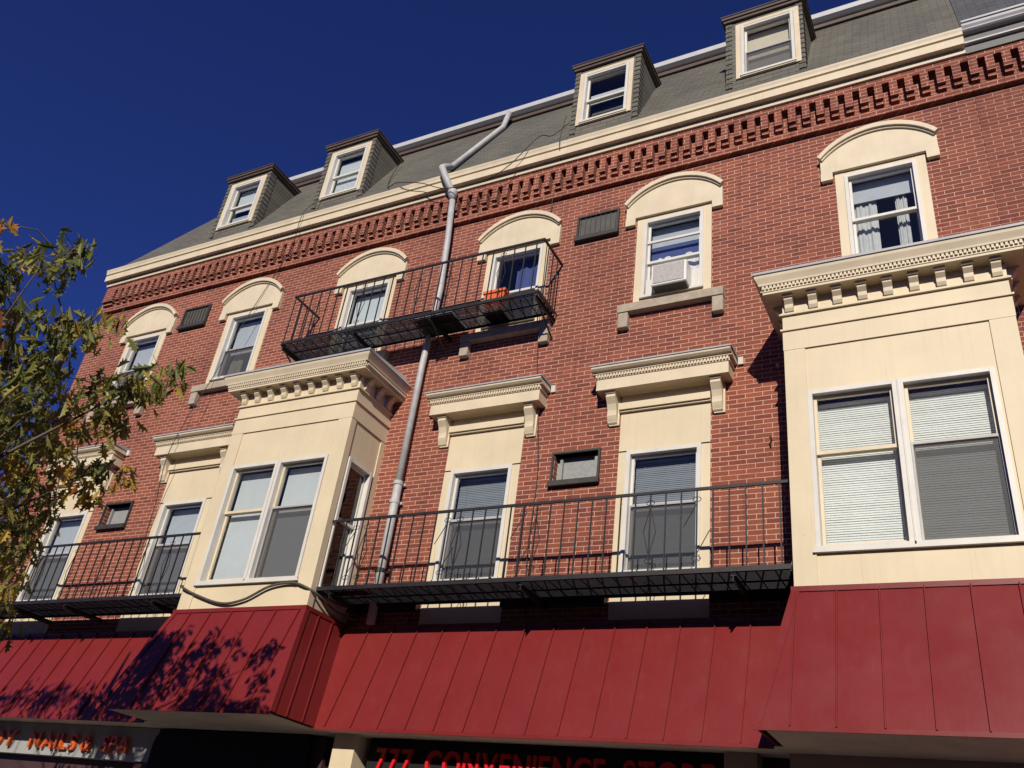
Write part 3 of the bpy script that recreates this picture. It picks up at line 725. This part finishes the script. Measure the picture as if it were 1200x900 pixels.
# ------------------------------------------------------------------ wall air-conditioner sleeves
def wall_sleeve(cx, cz, label, deep):
    t = empty('wall_sleeve', (cx, 0, cz - .25), label, 'air conditioner sleeve', 'air conditioner sleeves in the brick wall'); W, H = .365, .25
    m = MB()
    y0 = -.035 if deep else -.045
    e_ = .03; m.box(cx - W, cx - W + e_, y0, .25, cz - H, cz + H); m.box(cx + W - e_, cx + W, y0, .25, cz - H, cz + H)
    m.box(cx - W + e_, cx + W - e_, y0, .25, cz + H - e_, cz + H); m.box(cx - W - .01, cx + W + .01, y0 - .04, .25, cz - H - .03, cz - H + .045)
    m.build('housing', 'vent_dark', t)
    if deep:
        p = MB(); p.box(cx - W + .032, cx + W - .032, .11, .12, cz - H + .047, cz + H - .032)
        for u in (-.25, .27): p.box(cx + u - .02, cx + u + .02, .06, .11, cz - H + .05, cz + H - .06)
        p.build('inner_panel', 'vent_panel', t)
    else:
        p = MB(); p.box(cx - W + .032, cx + W - .032, -.01, -.0, cz - H + .05, cz + H - .05)
        n = 8
        for i in range(n):
            u = cx - W + .06 + (2 * W - .12) * i / (n - 1); p.box(u - .004, u + .004, -.035, -.01, cz - H + .05, cz + H - .05)
        p.box(cx - W + .05, cx + W - .05, -.043, -.036, cz - H + .06, cz - H + .085)
        p.build('grille', 'vent_metal', t)
wall_sleeve(-4.785, 6.94, 'open dark metal sleeve in the brick between the two blind-covered tall windows', True)
wall_sleeve(-4.775, 11.28, 'dark grilled sleeve between the arched window with air conditioner and the upper balcony', False)
wall_sleeve(-13.93, 6.955, 'open dark metal sleeve above the leaf-covered balcony, left of the left bay', True)
wall_sleeve(-13.735, 11.35, 'dark grilled sleeve between the two leftmost arched windows', False)

# ------------------------------------------------------------------ window air conditioner, pot and odds and ends
t = empty('air_conditioner', (-3.44, -.1, 9.6), 'white air conditioner sticking out of an arched third-floor window', 'air conditioner')
m = MB(); a0, a1, c0, c1 = -3.74, -3.21, 9.64, 10.02
m.box(a0, a1, -.235, .1, c0, c1); m.build('case', 'ac_white', t, bevel=.012)
m = MB(); m.box(a0 + .03, a1 - .03, -.239, -.236, c0 + .03, c1 - .04)
for i in range(17): m.box(a0 + .03, a1 - .03, -.247, -.24, c0 + .035 + i * .0195, c0 + .045 + i * .0195)
m.build('grille', 'ac_grille', t)
for xa, xb, zt_ in ((a1 + .004, -3.085, 10.0), (-3.905, a0 - .004, 9.96)): m = MB(); m.box(xa, xb, .0, .012, 9.68, zt_); m.build('side_panel', 'white_paint', t)
m = MB(); m.box(a0 + .02, a1 - .02, -.23, -.07, c0 - .02, c0 - .003); m.build('base_pan', 'vent_metal', t)

t = empty('planter', (-6.24, -.36, 9.612), 'orange clay trough planter on the upper balcony below the blue-curtained window', 'planter')
m = MB(); m.hexa([(-6.40, -.44, 9.612), (-6.10, -.44, 9.612), (-6.10, -.30, 9.612), (-6.40, -.30, 9.612)], [(-6.43, -.47, 9.93), (-6.07, -.47, 9.93), (-6.07, -.27, 9.93), (-6.43, -.27, 9.93)])
m.box(-6.45, -6.05, -.49, -.25, 9.93, 9.98); m.build('trough', 'terracotta', t)
m = MB(); m.box(-6.40, -6.10, -.44, -.30, 9.981, 9.99); m.build('soil', 'earth', t)
m = MB(); m.hexa([(-6.43, -.43, 9.601), (-6.09, -.43, 9.601), (-6.09, -.11, 9.601), (-6.43, -.11, 9.601)], [(-6.43, -.43, 9.611), (-6.09, -.43, 9.611), (-6.09, -.11, 9.611), (-6.43, -.11, 9.611)])
tag(m.build('mat', 'black_mat', origin=(-6.25, -.27, 9.601)), 'black square mat lying on the upper balcony grating below the planter', 'mat')
m = MB(); m.box(-7.62, -6.90, -.60, -.12, 9.601, 9.615)
for (a, b, c, d) in ((-7.62, -6.90, -.60, -.585), (-7.62, -6.90, -.135, -.12), (-7.62, -7.605, -.585, -.135), (-6.915, -6.90, -.585, -.135)): m.box(a, b, c, d, 9.615, 9.70)
tag(m.build('tray', 'rag_white', origin=(-7.26, -.36, 9.601)), 'shallow white tray on the upper balcony beside the downspout', 'tray')
# crumpled cloth on the long balcony
m = MB(); n = 12
for i in range(n + 1):
    for j in range(6):
        u, v_ = i / n, j / 5
        m.v.append((-8.02 + .62 * u, -.72 + .2 * v_, 5.084 + .05 * abs(math.sin(u * 9 + v_ * 3)) * math.sin(math.pi * u) ** .5 * math.sin(math.pi * min(max(v_, .02), .98))))
for i in range(n):
    for j in range(5): m.f.append((i * 6 + j, (i + 1) * 6 + j, (i + 1) * 6 + j + 1, i * 6 + j + 1)); m.m.append(0)
tag(m.build('cloth', 'rag_white', origin=(-7.7, -.62, 5.084), smooth=True), 'crumpled white cloth at the left end of the longest balcony', 'cloth')

# ------------------------------------------------------------------ shop signs
def letters(text, font_h, x0, x1, z0, y, depth, matn, parent, bold=.006):
    """raised channel letters, one mesh each, fitted between x0 and x1"""
    cu = bpy.data.curves.new('tmp', 'FONT'); cu.size = font_h / .72; cu.extrude = depth / 2; cu.offset = bold
    tmp = bpy.data.objects.new('tmp', cu); COL.objects.link(tmp); made = []; x = 0
    for ch in text:
        if ch == ' ': x += font_h * .45; continue
        cu.body = ch; bpy.context.view_layer.update()
        me = bpy.data.meshes.new_from_object(tmp.evaluated_get(bpy.context.evaluated_depsgraph_get())); me.name = 'letter'
        xs = [v.co.x for v in me.vertices]; mn, mxx = min(xs), max(xs)
        made.append((me, x - mn)); x += (mxx - mn) + font_h * .16
    sc_ = (x1 - x0) / (x - font_h * .16)
    for me, off in made:
        for v in me.vertices:
            X = (v.co.x + off) * sc_; Y = v.co.y; v.co = (X, -v.co.z, Y)
        cx = sum(v.co.x for v in me.vertices) / len(me.vertices)
        for v in me.vertices: v.co.x -= cx
        me.materials.clear(); me.materials.append(MATS[matn])
        o = bpy.data.objects.new('letter', me); COL.objects.link(o); o.parent = parent
        o.location = Vector((x0 + cx, y, z0)) - WO[parent.name]; WO[o.name] = Vector((x0 + cx, y, z0))
    bpy.data.objects.remove(tmp); bpy.data.curves.remove(cu)
t = empty('shop_sign', (-4.97, -.08, 2.8), 'black shop sign with red raised letters reading 777 CONVENIENCE STORE', 'sign')
m = MB(); m.box(-7.26, -2.70, -.10, .05, 2.72, 3.312); m.build('board', 'sign_black', t)
letters('777', .30, -7.10, -6.56, 2.90, -.13, .05, 'letter_red', t); letters('CONVENIENCE', .30, -6.36, -4.02, 2.90, -.13, .05, 'letter_red', t); letters('STORE', .30, -3.80, -2.80, 2.90, -.13, .05, 'letter_red', t)
t = empty('shop_sign', (-13.2, -.08, 2.8), 'pale shop sign with orange raised letters reading JOY NAILS & SPA', 'sign')
m = MB(); m.box(-15.9, -11.05, -.10, .05, 2.85, 3.312); m.build('board', 'sign_white', t)
letters('JOY', .235, -14.95, -14.16, 2.945, -.13, .06, 'letter_orange', t); letters('NAILS', .235, -13.80, -12.70, 2.945, -.13, .06, 'letter_orange', t)
letters('&', .235, -12.58, -12.36, 2.945, -.13, .06, 'letter_orange', t); letters('SPA', .235, -12.12, -11.54, 2.945, -.13, .06, 'letter_orange', t)
# dark round-cornered board between the two signs
pr = [(-8.20, 2.3), (-8.20, 3.30), (-10.85, 3.30)] + [(-10.85 - .22 * math.sin(a), 3.08 + .22 * math.cos(a)) for a in [i * math.pi / 12 for i in range(1, 7)]] + [(-11.07, 2.3)]
m = MB(); m.prism(pr, -.14, -.065, 'y'); tag(m.build('sign_board', 'sign_black', origin=(-9.6, -.1, 2.3)), 'blank black board with a rounded corner under the left bay awning', 'sign')

# ------------------------------------------------------------------ cables
def sag(pts, r, mat, label, cat='cable', name='cable', n=5, grp=None):
    P_ = [Vector(p) for p in pts]; out = []
    for i in range(len(P_) - 1):               # Catmull-Rom through the points
        p0, p1, p2, p3 = P_[max(i - 1, 0)], P_[i], P_[i + 1], P_[min(i + 2, len(P_) - 1)]
        for k in range(8):
            u = k / 8; out.append(.5 * ((2 * p1) + (p2 - p0) * u + (2 * p0 - 5 * p1 + 4 * p2 - p3) * u * u + (3 * p1 - p0 - 3 * p2 + p3) * u ** 3))
    out.append(P_[-1]); m = MB(); m.tube(out, r, n)
    tag(m.build(name, mat, origin=P_[0], smooth=True), label, cat, grp)
sag([(-11.3, -.10, 5.42), (-10.95, -.5, 5.30), (-10.61, -.92, 5.17), (-10.26, -.925, 5.03), (-9.7, -.925, 4.88), (-9.28, -.925, 4.92), (-8.87, -.925, 5.09), (-8.48, -.925, 5.13), (-8.21, -.93, 5.06), (-8.08, -.80, 4.99), (-8.06, -.4, 4.9), (-7.95, -.1, 4.86)], .019, 'cable_bundle', 'thick dark cable bundle drooping across the front of the left bay window')
sag([(-8.08, -.80, 5.0), (-8.09, -.55, 4.87), (-8.09, -.2, 4.80), (-7.9, -.08, 4.79)], .011, 'cable', 'thin black cable dropping behind the left end of the longest balcony')
sag([(-5.43, -.33, 13.75), (-5.50, -.34, 13.16), (-5.55, -.10, 12.70), (-5.64, -.075, 12.1), (-5.66, -.03, 11.0), (-5.60, -.03, 9.15), (-5.42, -.03, 7.6), (-5.34, -.03, 6.81), (-5.36, -.03, 5.81), (-5.3, -.03, 4.9)], .0075, 'cable', 'thin black wire down the wall between the two middle tall windows')
sag([(-11.16, -.05, 13.80), (-11.2, -.34, 13.15), (-11.41, -.16, 12.52), (-11.7, -.09, 12.0), (-12.16, -.12, 10.7), (-12.32, -.17, 9.83), (-12.6, -.38, 8.04), (-12.8, -.15, 7.05), (-12.86, -.06, 6.2)], .007, 'cable', 'thin black wire hanging down past the second arched window')
sag([(-9.86, .65, 15.1), (-9.72, .32, 14.35), (-9.45, .0, 13.62), (-8.9, -.36, 13.24), (-8.3, -.40, 13.0), (-7.72, -.36, 12.72), (-6.9, -.36, 12.66), (-6.42, -.37, 12.86), (-5.95, -.33, 13.40), (-5.80, -.1, 13.62), (-5.52, -.04, 13.9)], .0085, 'cable', 'black wire sagging from a dormer behind the downspout and up to the next dormer')
# iron hook and small eye bolts on the brick
for (x, z, lb) in ((-2.13, 7.02, 'small rusty hook in the brick left of the right bay'), (-2.02, 8.07, 'tiny pale eye bolt at the top corner of the right bay')):
    m = MB(); m.tube([(x, .0, z), (x, -.09, z), (x + .02, -.12, z - .015), (x + .02, -.11, z - .045)], .011, 6)
    tag(m.build('wall_hook', 'rusty_iron' if z < 8 else 'gutter_white', origin=(x, 0, z)), lb, 'hook')

# ------------------------------------------------------------------ the oak
CL = [(-7.49,-6.82,6.41,11,0.15),(-8.68,-5.97,7.01,20,0.22),(-8.14,-6.06,6.81,18,0.2),(-8.73,-6.05,6.81,25,0.25),(-7.23,-6.35,6.33,11,0.16),(-6.7,-6.54,6.12,16,0.18),(-6.45,-6.6,6.05,10,0.14),(-7.41,-6.24,6.23,8,0.12),(-9.19,-5.76,6.82,25,0.25),(-9.21,-5.56,6.7,16,0.2),(-6.96,-6.41,6.07,8,0.12),(-8.92,-5.61,6.49,18,0.2),(-8.17,-5.88,6.21,18,0.2),(-9.46,-5.4,6.56,27,0.25),(-7.35,-6.06,5.77,18,0.2),(-7.29,-6.04,5.85,11,0.16),(-7.74,-5.73,5.86,18,0.2),(-7.71,-5.72,5.96,13,0.18),(-7.8,-5.6,6.18,10,0.15),(-8.06,-5.33,6.46,10,0.14),(-8.31,-5.05,6.52,16,0.18),(-8.07,-5.36,6.35,8,0.13),(-7.86,-5.21,6.52,11,0.16),(-7.6,-5.28,6.34,6,0.12),(-8.03,-5.55,5.8,10,0.15),(-8.51,-5.19,5.93,11,0.16),(-9.0,-5.5,6.16,29,0.25),(-9.0,-5.34,6.23,25,0.25),(-8.93,-5.19,6.23,16,0.2),(-9.73,-4.94,6.29,39,0.28),(-9.13,-5.09,6.1,29,0.26),(-10.08,-4.8,6.19,39,0.28),(-7.88,-5.62,5.42,27,0.26),(-9.26,-4.5,6.22,13,0.18),(-9.3,-4.57,6.11,13,0.18),(-8.51,-4.72,6.08,20,0.2),(-7.96,-4.94,5.76,16,0.18),(-7.83,-5.04,5.89,9,0.14),(-6.99,-5.38,5.45,16,0.18),(-6.8,-5.44,5.43,16,0.18),(-6.91,-5.23,5.52,13,0.16),(-7.26,-4.87,5.69,9,0.14),(-7.04,-5.02,5.79,13,0.16),(-7.43,-4.64,5.92,9,0.13),(-7.25,-4.73,6.06,9,0.12),(-7.24,-4.69,6.15,8,0.12),(-7.31,-4.7,6.02,5,0.1),(-7.25,-5.23,5.4,16,0.18),(-7.41,-5.12,5.35,16,0.18),(-7.31,-5.09,5.25,11,0.16),(-7.71,-4.96,5.32,9,0.14),(-8.87,-4.45,5.75,13,0.18),(-9.61,-4.18,6.04,16,0.18),(-8.72,-4.5,5.65,11,0.15),(-9.39,-4.32,6.12,11,0.16),(-9.54,-4.46,5.97,29,0.26),(-9.09,-5.02,5.69,39,0.28),(-10.4,-4.44,6.02,39,0.28),(-9.57,-4.54,5.68,34,0.26),(-10.48,-4.16,5.82,39,0.28),(-10.07,-4.03,5.95,25,0.24),(-9.33,-4.85,5.12,39,0.28),(-9.59,-4.4,5.37,36,0.26),(-9.99,-3.84,5.68,27,0.22),(-8.92,-4.28,5.24,20,0.2),(-10.47,-3.55,5.55,25,0.22),(-8.21,-4.62,5.11,13,0.16),(-7.98,-4.57,5.06,11,0.15),(-8.55,-3.96,5.35,9,0.13),(-8.82,-3.63,5.54,5,0.1),(-8.16,-4.52,4.96,13,0.16),(-8.4,-4.44,4.92,13,0.16),(-9.64,-4.44,5.09,39,0.27),(-10.68,-3.9,5.2,39,0.27),(-10.48,-3.72,5.15,29,0.24),(-10.13,-3.64,5.27,16,0.18),(-10.36,-3.49,5.17,11,0.15),(-9.8,-4.23,4.66,34,0.25),(-10.18,-3.8,4.7,20,0.2),(-9.91,-3.92,4.85,13,0.16),(-11.45,-3.2,4.84,29,0.24),(-11.11,-3.2,4.65,16,0.18),(-10.9,-3.31,4.37,16,0.18),(-10.84,-3.2,4.47,6,0.12),(-11.03,-3.2,4.2,13,0.16),(-10.73,-3.2,3.97,9,0.13),(-10.79,-3.2,3.83,9,0.13),(-7.98,-5.64,5.67,30,0.27),(-9.55,-4.44,5.93,30,0.27),(-9.17,-4.59,5.56,30,0.27),(-11.62,-3.2,5.13,30,0.27),(-10.99,-3.2,5.05,30,0.27),(-9.0,-5.03,5.29,30,0.27),(-9.11,-5.3,5.62,30,0.27),(-11.3,-3.58,5.21,30,0.27),(-10.42,-4.22,5.74,30,0.27),(-10.17,-4.18,5.26,30,0.27),(-9.49,-5.03,4.43,20,0.3),(-7.63,-6.84,4.9,29,0.3),(-8.93,-7.24,5.49,28,0.3),(-8.98,-6.75,5.87,22,0.3),(-10.39,-6.07,4.42,32,0.3),(-13.65,-3.2,3.72,26,0.3),(-9.7,-6.61,5.4,20,0.3),(-8.63,-5.26,4.37,30,0.3),(-9.45,-7.0,6.08,29,0.3),(-11.11,-5.76,4.62,24,0.3),(-11.75,-4.59,4.31,22,0.3),(-8.87,-6.64,5.03,28,0.3),(-9.96,-5.39,4.64,32,0.3),(-8.76,-6.19,6.72,31,0.3),(-15.0,-3.2,4.78,32,0.3),(-8.6,-5.82,4.57,25,0.3),(-7.27,-6.94,5.31,31,0.3),(-14.49,-5.44,6.34,25,0.3),(-11.0,-5.61,4.79,29,0.3),(-10.42,-6.46,6.66,30,0.3),(-7.73,-6.93,4.93,23,0.3),(-14.12,-3.2,3.86,28,0.3),(-11.06,-5.57,4.52,25,0.3),(-13.31,-4.24,5.53,20,0.3),(-10.94,-6.11,6.76,25,0.3),(-9.91,-6.25,5.14,22,0.3),(-13.99,-4.82,5.96,30,0.3),(-10.1,-6.48,5.04,29,0.3),(-9.31,-6.08,5.5,26,0.3),(-11.35,-5.58,4.4,24,0.3),(-8.24,-7.6,6.97,27,0.3),(-9.17,-7.6,7.39,24,0.3),(-12.23,-6.91,7.02,24,0.3),(-12.1,-3.2,4.56,21,0.3),(-12.18,-6.4,6.85,28,0.3),(-8.98,-6.11,5.0,21,0.3),(-9.94,-5.58,5.16,30,0.3),(-7.44,-6.77,5.24,23,0.3),(-11.07,-4.42,4.25,26,0.3),(-8.6,-7.56,6.37,28,0.3),(-9.08,-5.7,5.04,21,0.3),(-9.11,-4.94,4.6,26,0.3),(-7.85,-6.2,4.47,21,0.3),(-9.38,-7.06,6.99,26,0.3),(-9.38,-7.6,6.8,21,0.3),(-9.63,-6.9,5.34,29,0.3),(-11.06,-7.26,7.41,29,0.3),(-14.4,-5.24,6.27,21,0.3),(-11.05,-3.73,3.61,25,0.3),(-7.9,-7.6,6.22,23,0.3),(-10.54,-6.2,4.4,21,0.3),(-9.7,-6.95,7.25,25,0.3),(-11.54,-6.35,6.65,22,0.3),(-6.76,-6.99,4.75,28,0.3),(-9.51,-7.41,5.2,20,0.3),(-12.14,-5.36,5.09,26,0.3),(-7.77,-7.47,5.18,23,0.3),(-11.41,-4.79,3.93,28,0.3),(-15.68,-3.2,4.45,32,0.3),(-10.09,-5.45,6.17,22,0.3),(-8.57,-7.38,7.24,29,0.3),(-8.24,-7.49,5.06,27,0.3),(-11.25,-7.26,7.27,30,0.3),(-8.69,-7.15,7.31,26,0.3),(-8.82,-5.56,5.2,31,0.3),(-9.85,-7.59,7.37,20,0.3),(-9.08,-6.75,4.91,28,0.3),(-8.42,-5.85,5.12,29,0.3),(-10.26,-6.06,5.29,29,0.3),(-14.89,-3.61,4.16,27,0.3),(-12.59,-3.42,5.18,25,0.3),(-9.25,-7.6,6.92,29,0.3),(-11.25,-6.64,6.84,21,0.3)]

tr = empty('oak_tree', (-10.6, -5.5, 0), 'street oak turning olive and rust, its leafy branches reaching in at the left', 'tree')
rs = np.random.RandomState(4)
m = MB(); base = Vector((-10.6, -5.5, 0))
m.tube([base, base + Vector((.02, 0, .25)), base + Vector((.05, .03, 1.2)), base + Vector((.02, .06, 2.4)), base + Vector((-.05, .1, 3.5)), base + Vector((-.02, .1, 4.6)), base + Vector((.05, .05, 5.7)), base + Vector((.1, 0, 6.6)), base + Vector((.12, -.1, 7.3))],
       [.24, .19, .165, .15, .135, .11, .08, .05, .02], 12)
limb_ends = [(-8.0, -6.1, 6.55), (-7.75, -5.75, 5.75), (-7.45, -4.9, 5.85), (-8.3, -4.6, 5.0), (-9.2, -4.5, 5.9), (-9.3, -4.9, 4.6), (-12.6, -5.0, 6.0), (-13.6, -5.4, 5.2), (-12.2, -6.4, 6.2), (-10.8, -6.9, 6.4), (-11.4, -4.1, 5.6), (-14.4, -4.2, 5.0), (-8.4, -5.3, 5.5), (-8.1, -5.75, 4.6)]
knots = []
for i, e in enumerate(limb_ends):
    e = Vector(e); z0 = min(5.8, max(3.0, e.z - 1.7)); s = base + Vector((0, .07, z0)); c = s.lerp(e, .5) + Vector((0, 0, -.12 + .05 * (i % 4)))
    pts = [s, s.lerp(c, .5) + Vector((0, 0, .04)), c, c.lerp(e, .5) + Vector((0, .04, .04)), e]
    m.tube(pts, [.05, .038, .024, .013, .006], 7)
    for a, b in zip(pts[:-1], pts[1:]):
        for k in range(6): knots.append(a.lerp(b, k / 6))
    knots.append(e)
m.build('trunk', 'bark', tr, smooth=True)
tw = MB(); KA = np.array([tuple(k) for k in knots])
# lobed oak leaf: outline of one half, mirrored, folded along the midrib
half = [(0, 0), (.05, .10), (.05, .20), (.21, .33), (.10, .38), (.09, .46), (.31, .64), (.13, .66), (.11, .74), (.22, .90), (.08, .90), (0, 1.12)]
L0 = np.array([[x, 0, y] for x, y in half] + [[-x, 0, y] for x, y in half[1:-1]])
L0[:, 1] = np.abs(L0[:, 0]) * -.28 + .22 * (L0[:, 2] - .45) ** 2
nh = len(half); fa = list(range(nh)); fb = [0] + [nh + i for i in range(nh - 2)][:] + [nh - 1]; fb = fb[::-1]
allv = []; allf = []; tint = []; nv = 0
left = list(CL); order = []
while left:                                    # grow outwards: every new sprig springs from the nearest wood already there
    C3 = np.array([c[:3] for c in left]); D = ((C3[:, None, :] - KA[None]) ** 2).sum(2); i = int(D.min(1).argmin())
    order.append((left.pop(i), tuple(KA[int(D[i].argmin())]))); KA = np.vstack([KA, C3[i:i + 1]])
for (x, y, z, n, r), kk in order:
    c = Vector((x, y, z)); k = Vector(kk)
    mid = k.lerp(c, .5) + Vector((rs.uniform(-.06, .06), rs.uniform(-.06, .06), .03 + rs.uniform(0, .08)))
    tw.tube([k, mid, c], [.010, .007, .004], 5)
    base_t = rs.beta(1.0, 2.3) + (.16 if z < 5.6 else 0)
    for q in range(4):
        e = c + Vector(rs.normal(0, r * .5, 3)); tw.tube([c, e], [.004, .002], 4, caps=False)
    for q in range(n):
        p = np.array([x, y, z]) + np.clip(rs.normal(0, r * .46, 3), -r * .9, r * .9)
        s = rs.uniform(.12, .195)
        dirv = np.array([rs.normal(0, .6), rs.normal(0, .6), -rs.uniform(.5, 1.6)]); dirv /= np.linalg.norm(dirv)
        side = np.cross(dirv, rs.normal(0, 1, 3)); side /= np.linalg.norm(side); nn = np.cross(side, dirv)
        V = p + s * (L0[:, :1] * side * 1.05 + L0[:, 1:2] * nn * rs.uniform(.6, 1.9) + L0[:, 2:] * dirv)
        allv.append(V); allf.append([i + nv for i in fa]); allf.append([i + nv for i in fb]); nv += len(L0)
        tt = min(1, max(0, base_t * .75 + rs.uniform(0, .38))); tint += [tt, tt]
tw.build('twigs', 'bark', tr)
V = np.concatenate(allv) - np.array(tuple(base))
me = bpy.data.meshes.new('crown'); me.from_pydata(V.tolist(), [], allf); me.materials.append(MATS['leaf'])
at = me.attributes.new('leaf_tint', 'FLOAT', 'FACE'); at.data.foreach_set('value', tint); me.update()
o = bpy.data.objects.new('crown', me); COL.objects.link(o); o.parent = tr

# ------------------------------------------------------------------ houses across the street (behind the camera: they shade and show in the panes)
def far_house(x0, x1, h, wall, roof, label, gable):
    t = empty('house', ((x0 + x1) / 2, -20.2, 0), label, 'house', 'houses across the street')
    m = MB(); m.box(x0, x1, -30, -20.2, 0, h); m.build('wall', wall, t)
    m = MB(); xm = (x0 + x1) / 2
    if gable: m.prism([(x0 - .3, h), (xm, h + 2.4), (x1 + .3, h)], -30.2, -19.9, 'y')
    else: m.box(x0 - .3, x1 + .3, -30.2, -19.8, h, h + .45)
    m.build('roof', roof, t)
    n = max(2, int((x1 - x0) / 2.6))
    for k in range(n):
        for z in np.arange(1.0, h - 1.8, 3.1):
            u = x0 + (x1 - x0) * (k + .5) / n; q = MB(); q.box(u - .6, u + .6, -20.2, -20.13, z - .1, z + 1.8); f_ = q.build('window', 'white_paint', t)
            q = MB(); q.box(u - .5, u + .5, -20.13, -20.12, z, z + 1.7); q.build('pane', 'vent_dark', f_)
far_house(-34, -22, 9.0, 'storefront_tan', 'slate_blue', 'tan gabled house at the far end across the street', True)
far_house(-21, -9, 10.2, 'brick_plum', 'lead_flashing', 'flat-roofed brick house across the street, second from the far end', False)
far_house(-8.4, 2.5, 8.4, 'curtain_white', 'slate_blue', 'white gabled house straight across the street', True)
far_house(3.2, 15, 10.0, 'brick', 'lead_flashing', 'flat-roofed brick house across the street to the right', False)
far_house(15.6, 30, 9.0, 'storefront_tan', 'slate_green', 'tan gabled house at the near end across the street', True)

# ------------------------------------------------------------------ camera, light, sky
cam = bpy.data.cameras.new('camera'); cam.sensor_width = 36; cam.lens = 1043.227 / 1200 * 36; cam.clip_end = 2000; cam.clip_start = .05
co = bpy.data.objects.new('camera', cam); COL.objects.link(co)
Rw = Matrix(((.88627071, .44748364, .1195099), (-.13907017, .50322087, -.85289404), (-.441796, .73927475, .50822155)))
Mx = Matrix((Rw[0], -Rw[1], -Rw[2])).transposed()
co.matrix_world = Matrix.Translation((0, -10, 1.6)) @ Mx.to_4x4(); S.camera = co
SUN_AZ, SUN_EL = R(17), R(27)
sd = Vector((math.sin(SUN_AZ) * math.cos(SUN_EL), -math.cos(SUN_AZ) * math.cos(SUN_EL), math.sin(SUN_EL)))
sl = bpy.data.lights.new('sun', 'SUN'); sl.energy = 5.0; sl.angle = R(.53); sl.color = (1, .93, .82)
so = bpy.data.objects.new('sun', sl); COL.objects.link(so); so.rotation_euler = sd.to_track_quat('Z', 'Y').to_euler(); so.location = (6, -20, 20)
wd = bpy.data.worlds.new('World'); S.world = wd; wd.use_nodes = True; nt = wd.node_tree
bg = nt.nodes['Background']; sky = nt.nodes.new('ShaderNodeTexSky'); sky.sky_type = 'NISHITA'; sky.sun_disc = False
sky.sun_elevation = SUN_EL; sky.sun_rotation = math.pi - SUN_AZ     # rotation 0 = sun towards +Y
sky.altitude = 800; sky.air_density = .75; sky.dust_density = .05; sky.ozone_density = 5
tint = nt.nodes.new('ShaderNodeMix'); tint.data_type = 'RGBA'; tint.blend_type = 'MULTIPLY'; tint.inputs[0].default_value = 1
tint.inputs[7].default_value = (.61, .71, 1.58, 1)           # the very deep blue of a clear autumn sky
nt.links.new(sky.outputs[0], tint.inputs[6]); nt.links.new(tint.outputs[2], bg.inputs[0]); bg.inputs[1].default_value = .05
vs = S.view_settings; vs.view_transform = 'Standard'; vs.look = 'None'; vs.exposure = 0; vs.gamma = 1; vs.use_curve_mapping = False
S.cycles.max_bounces = 10; S.cycles.transparent_max_bounces = 16
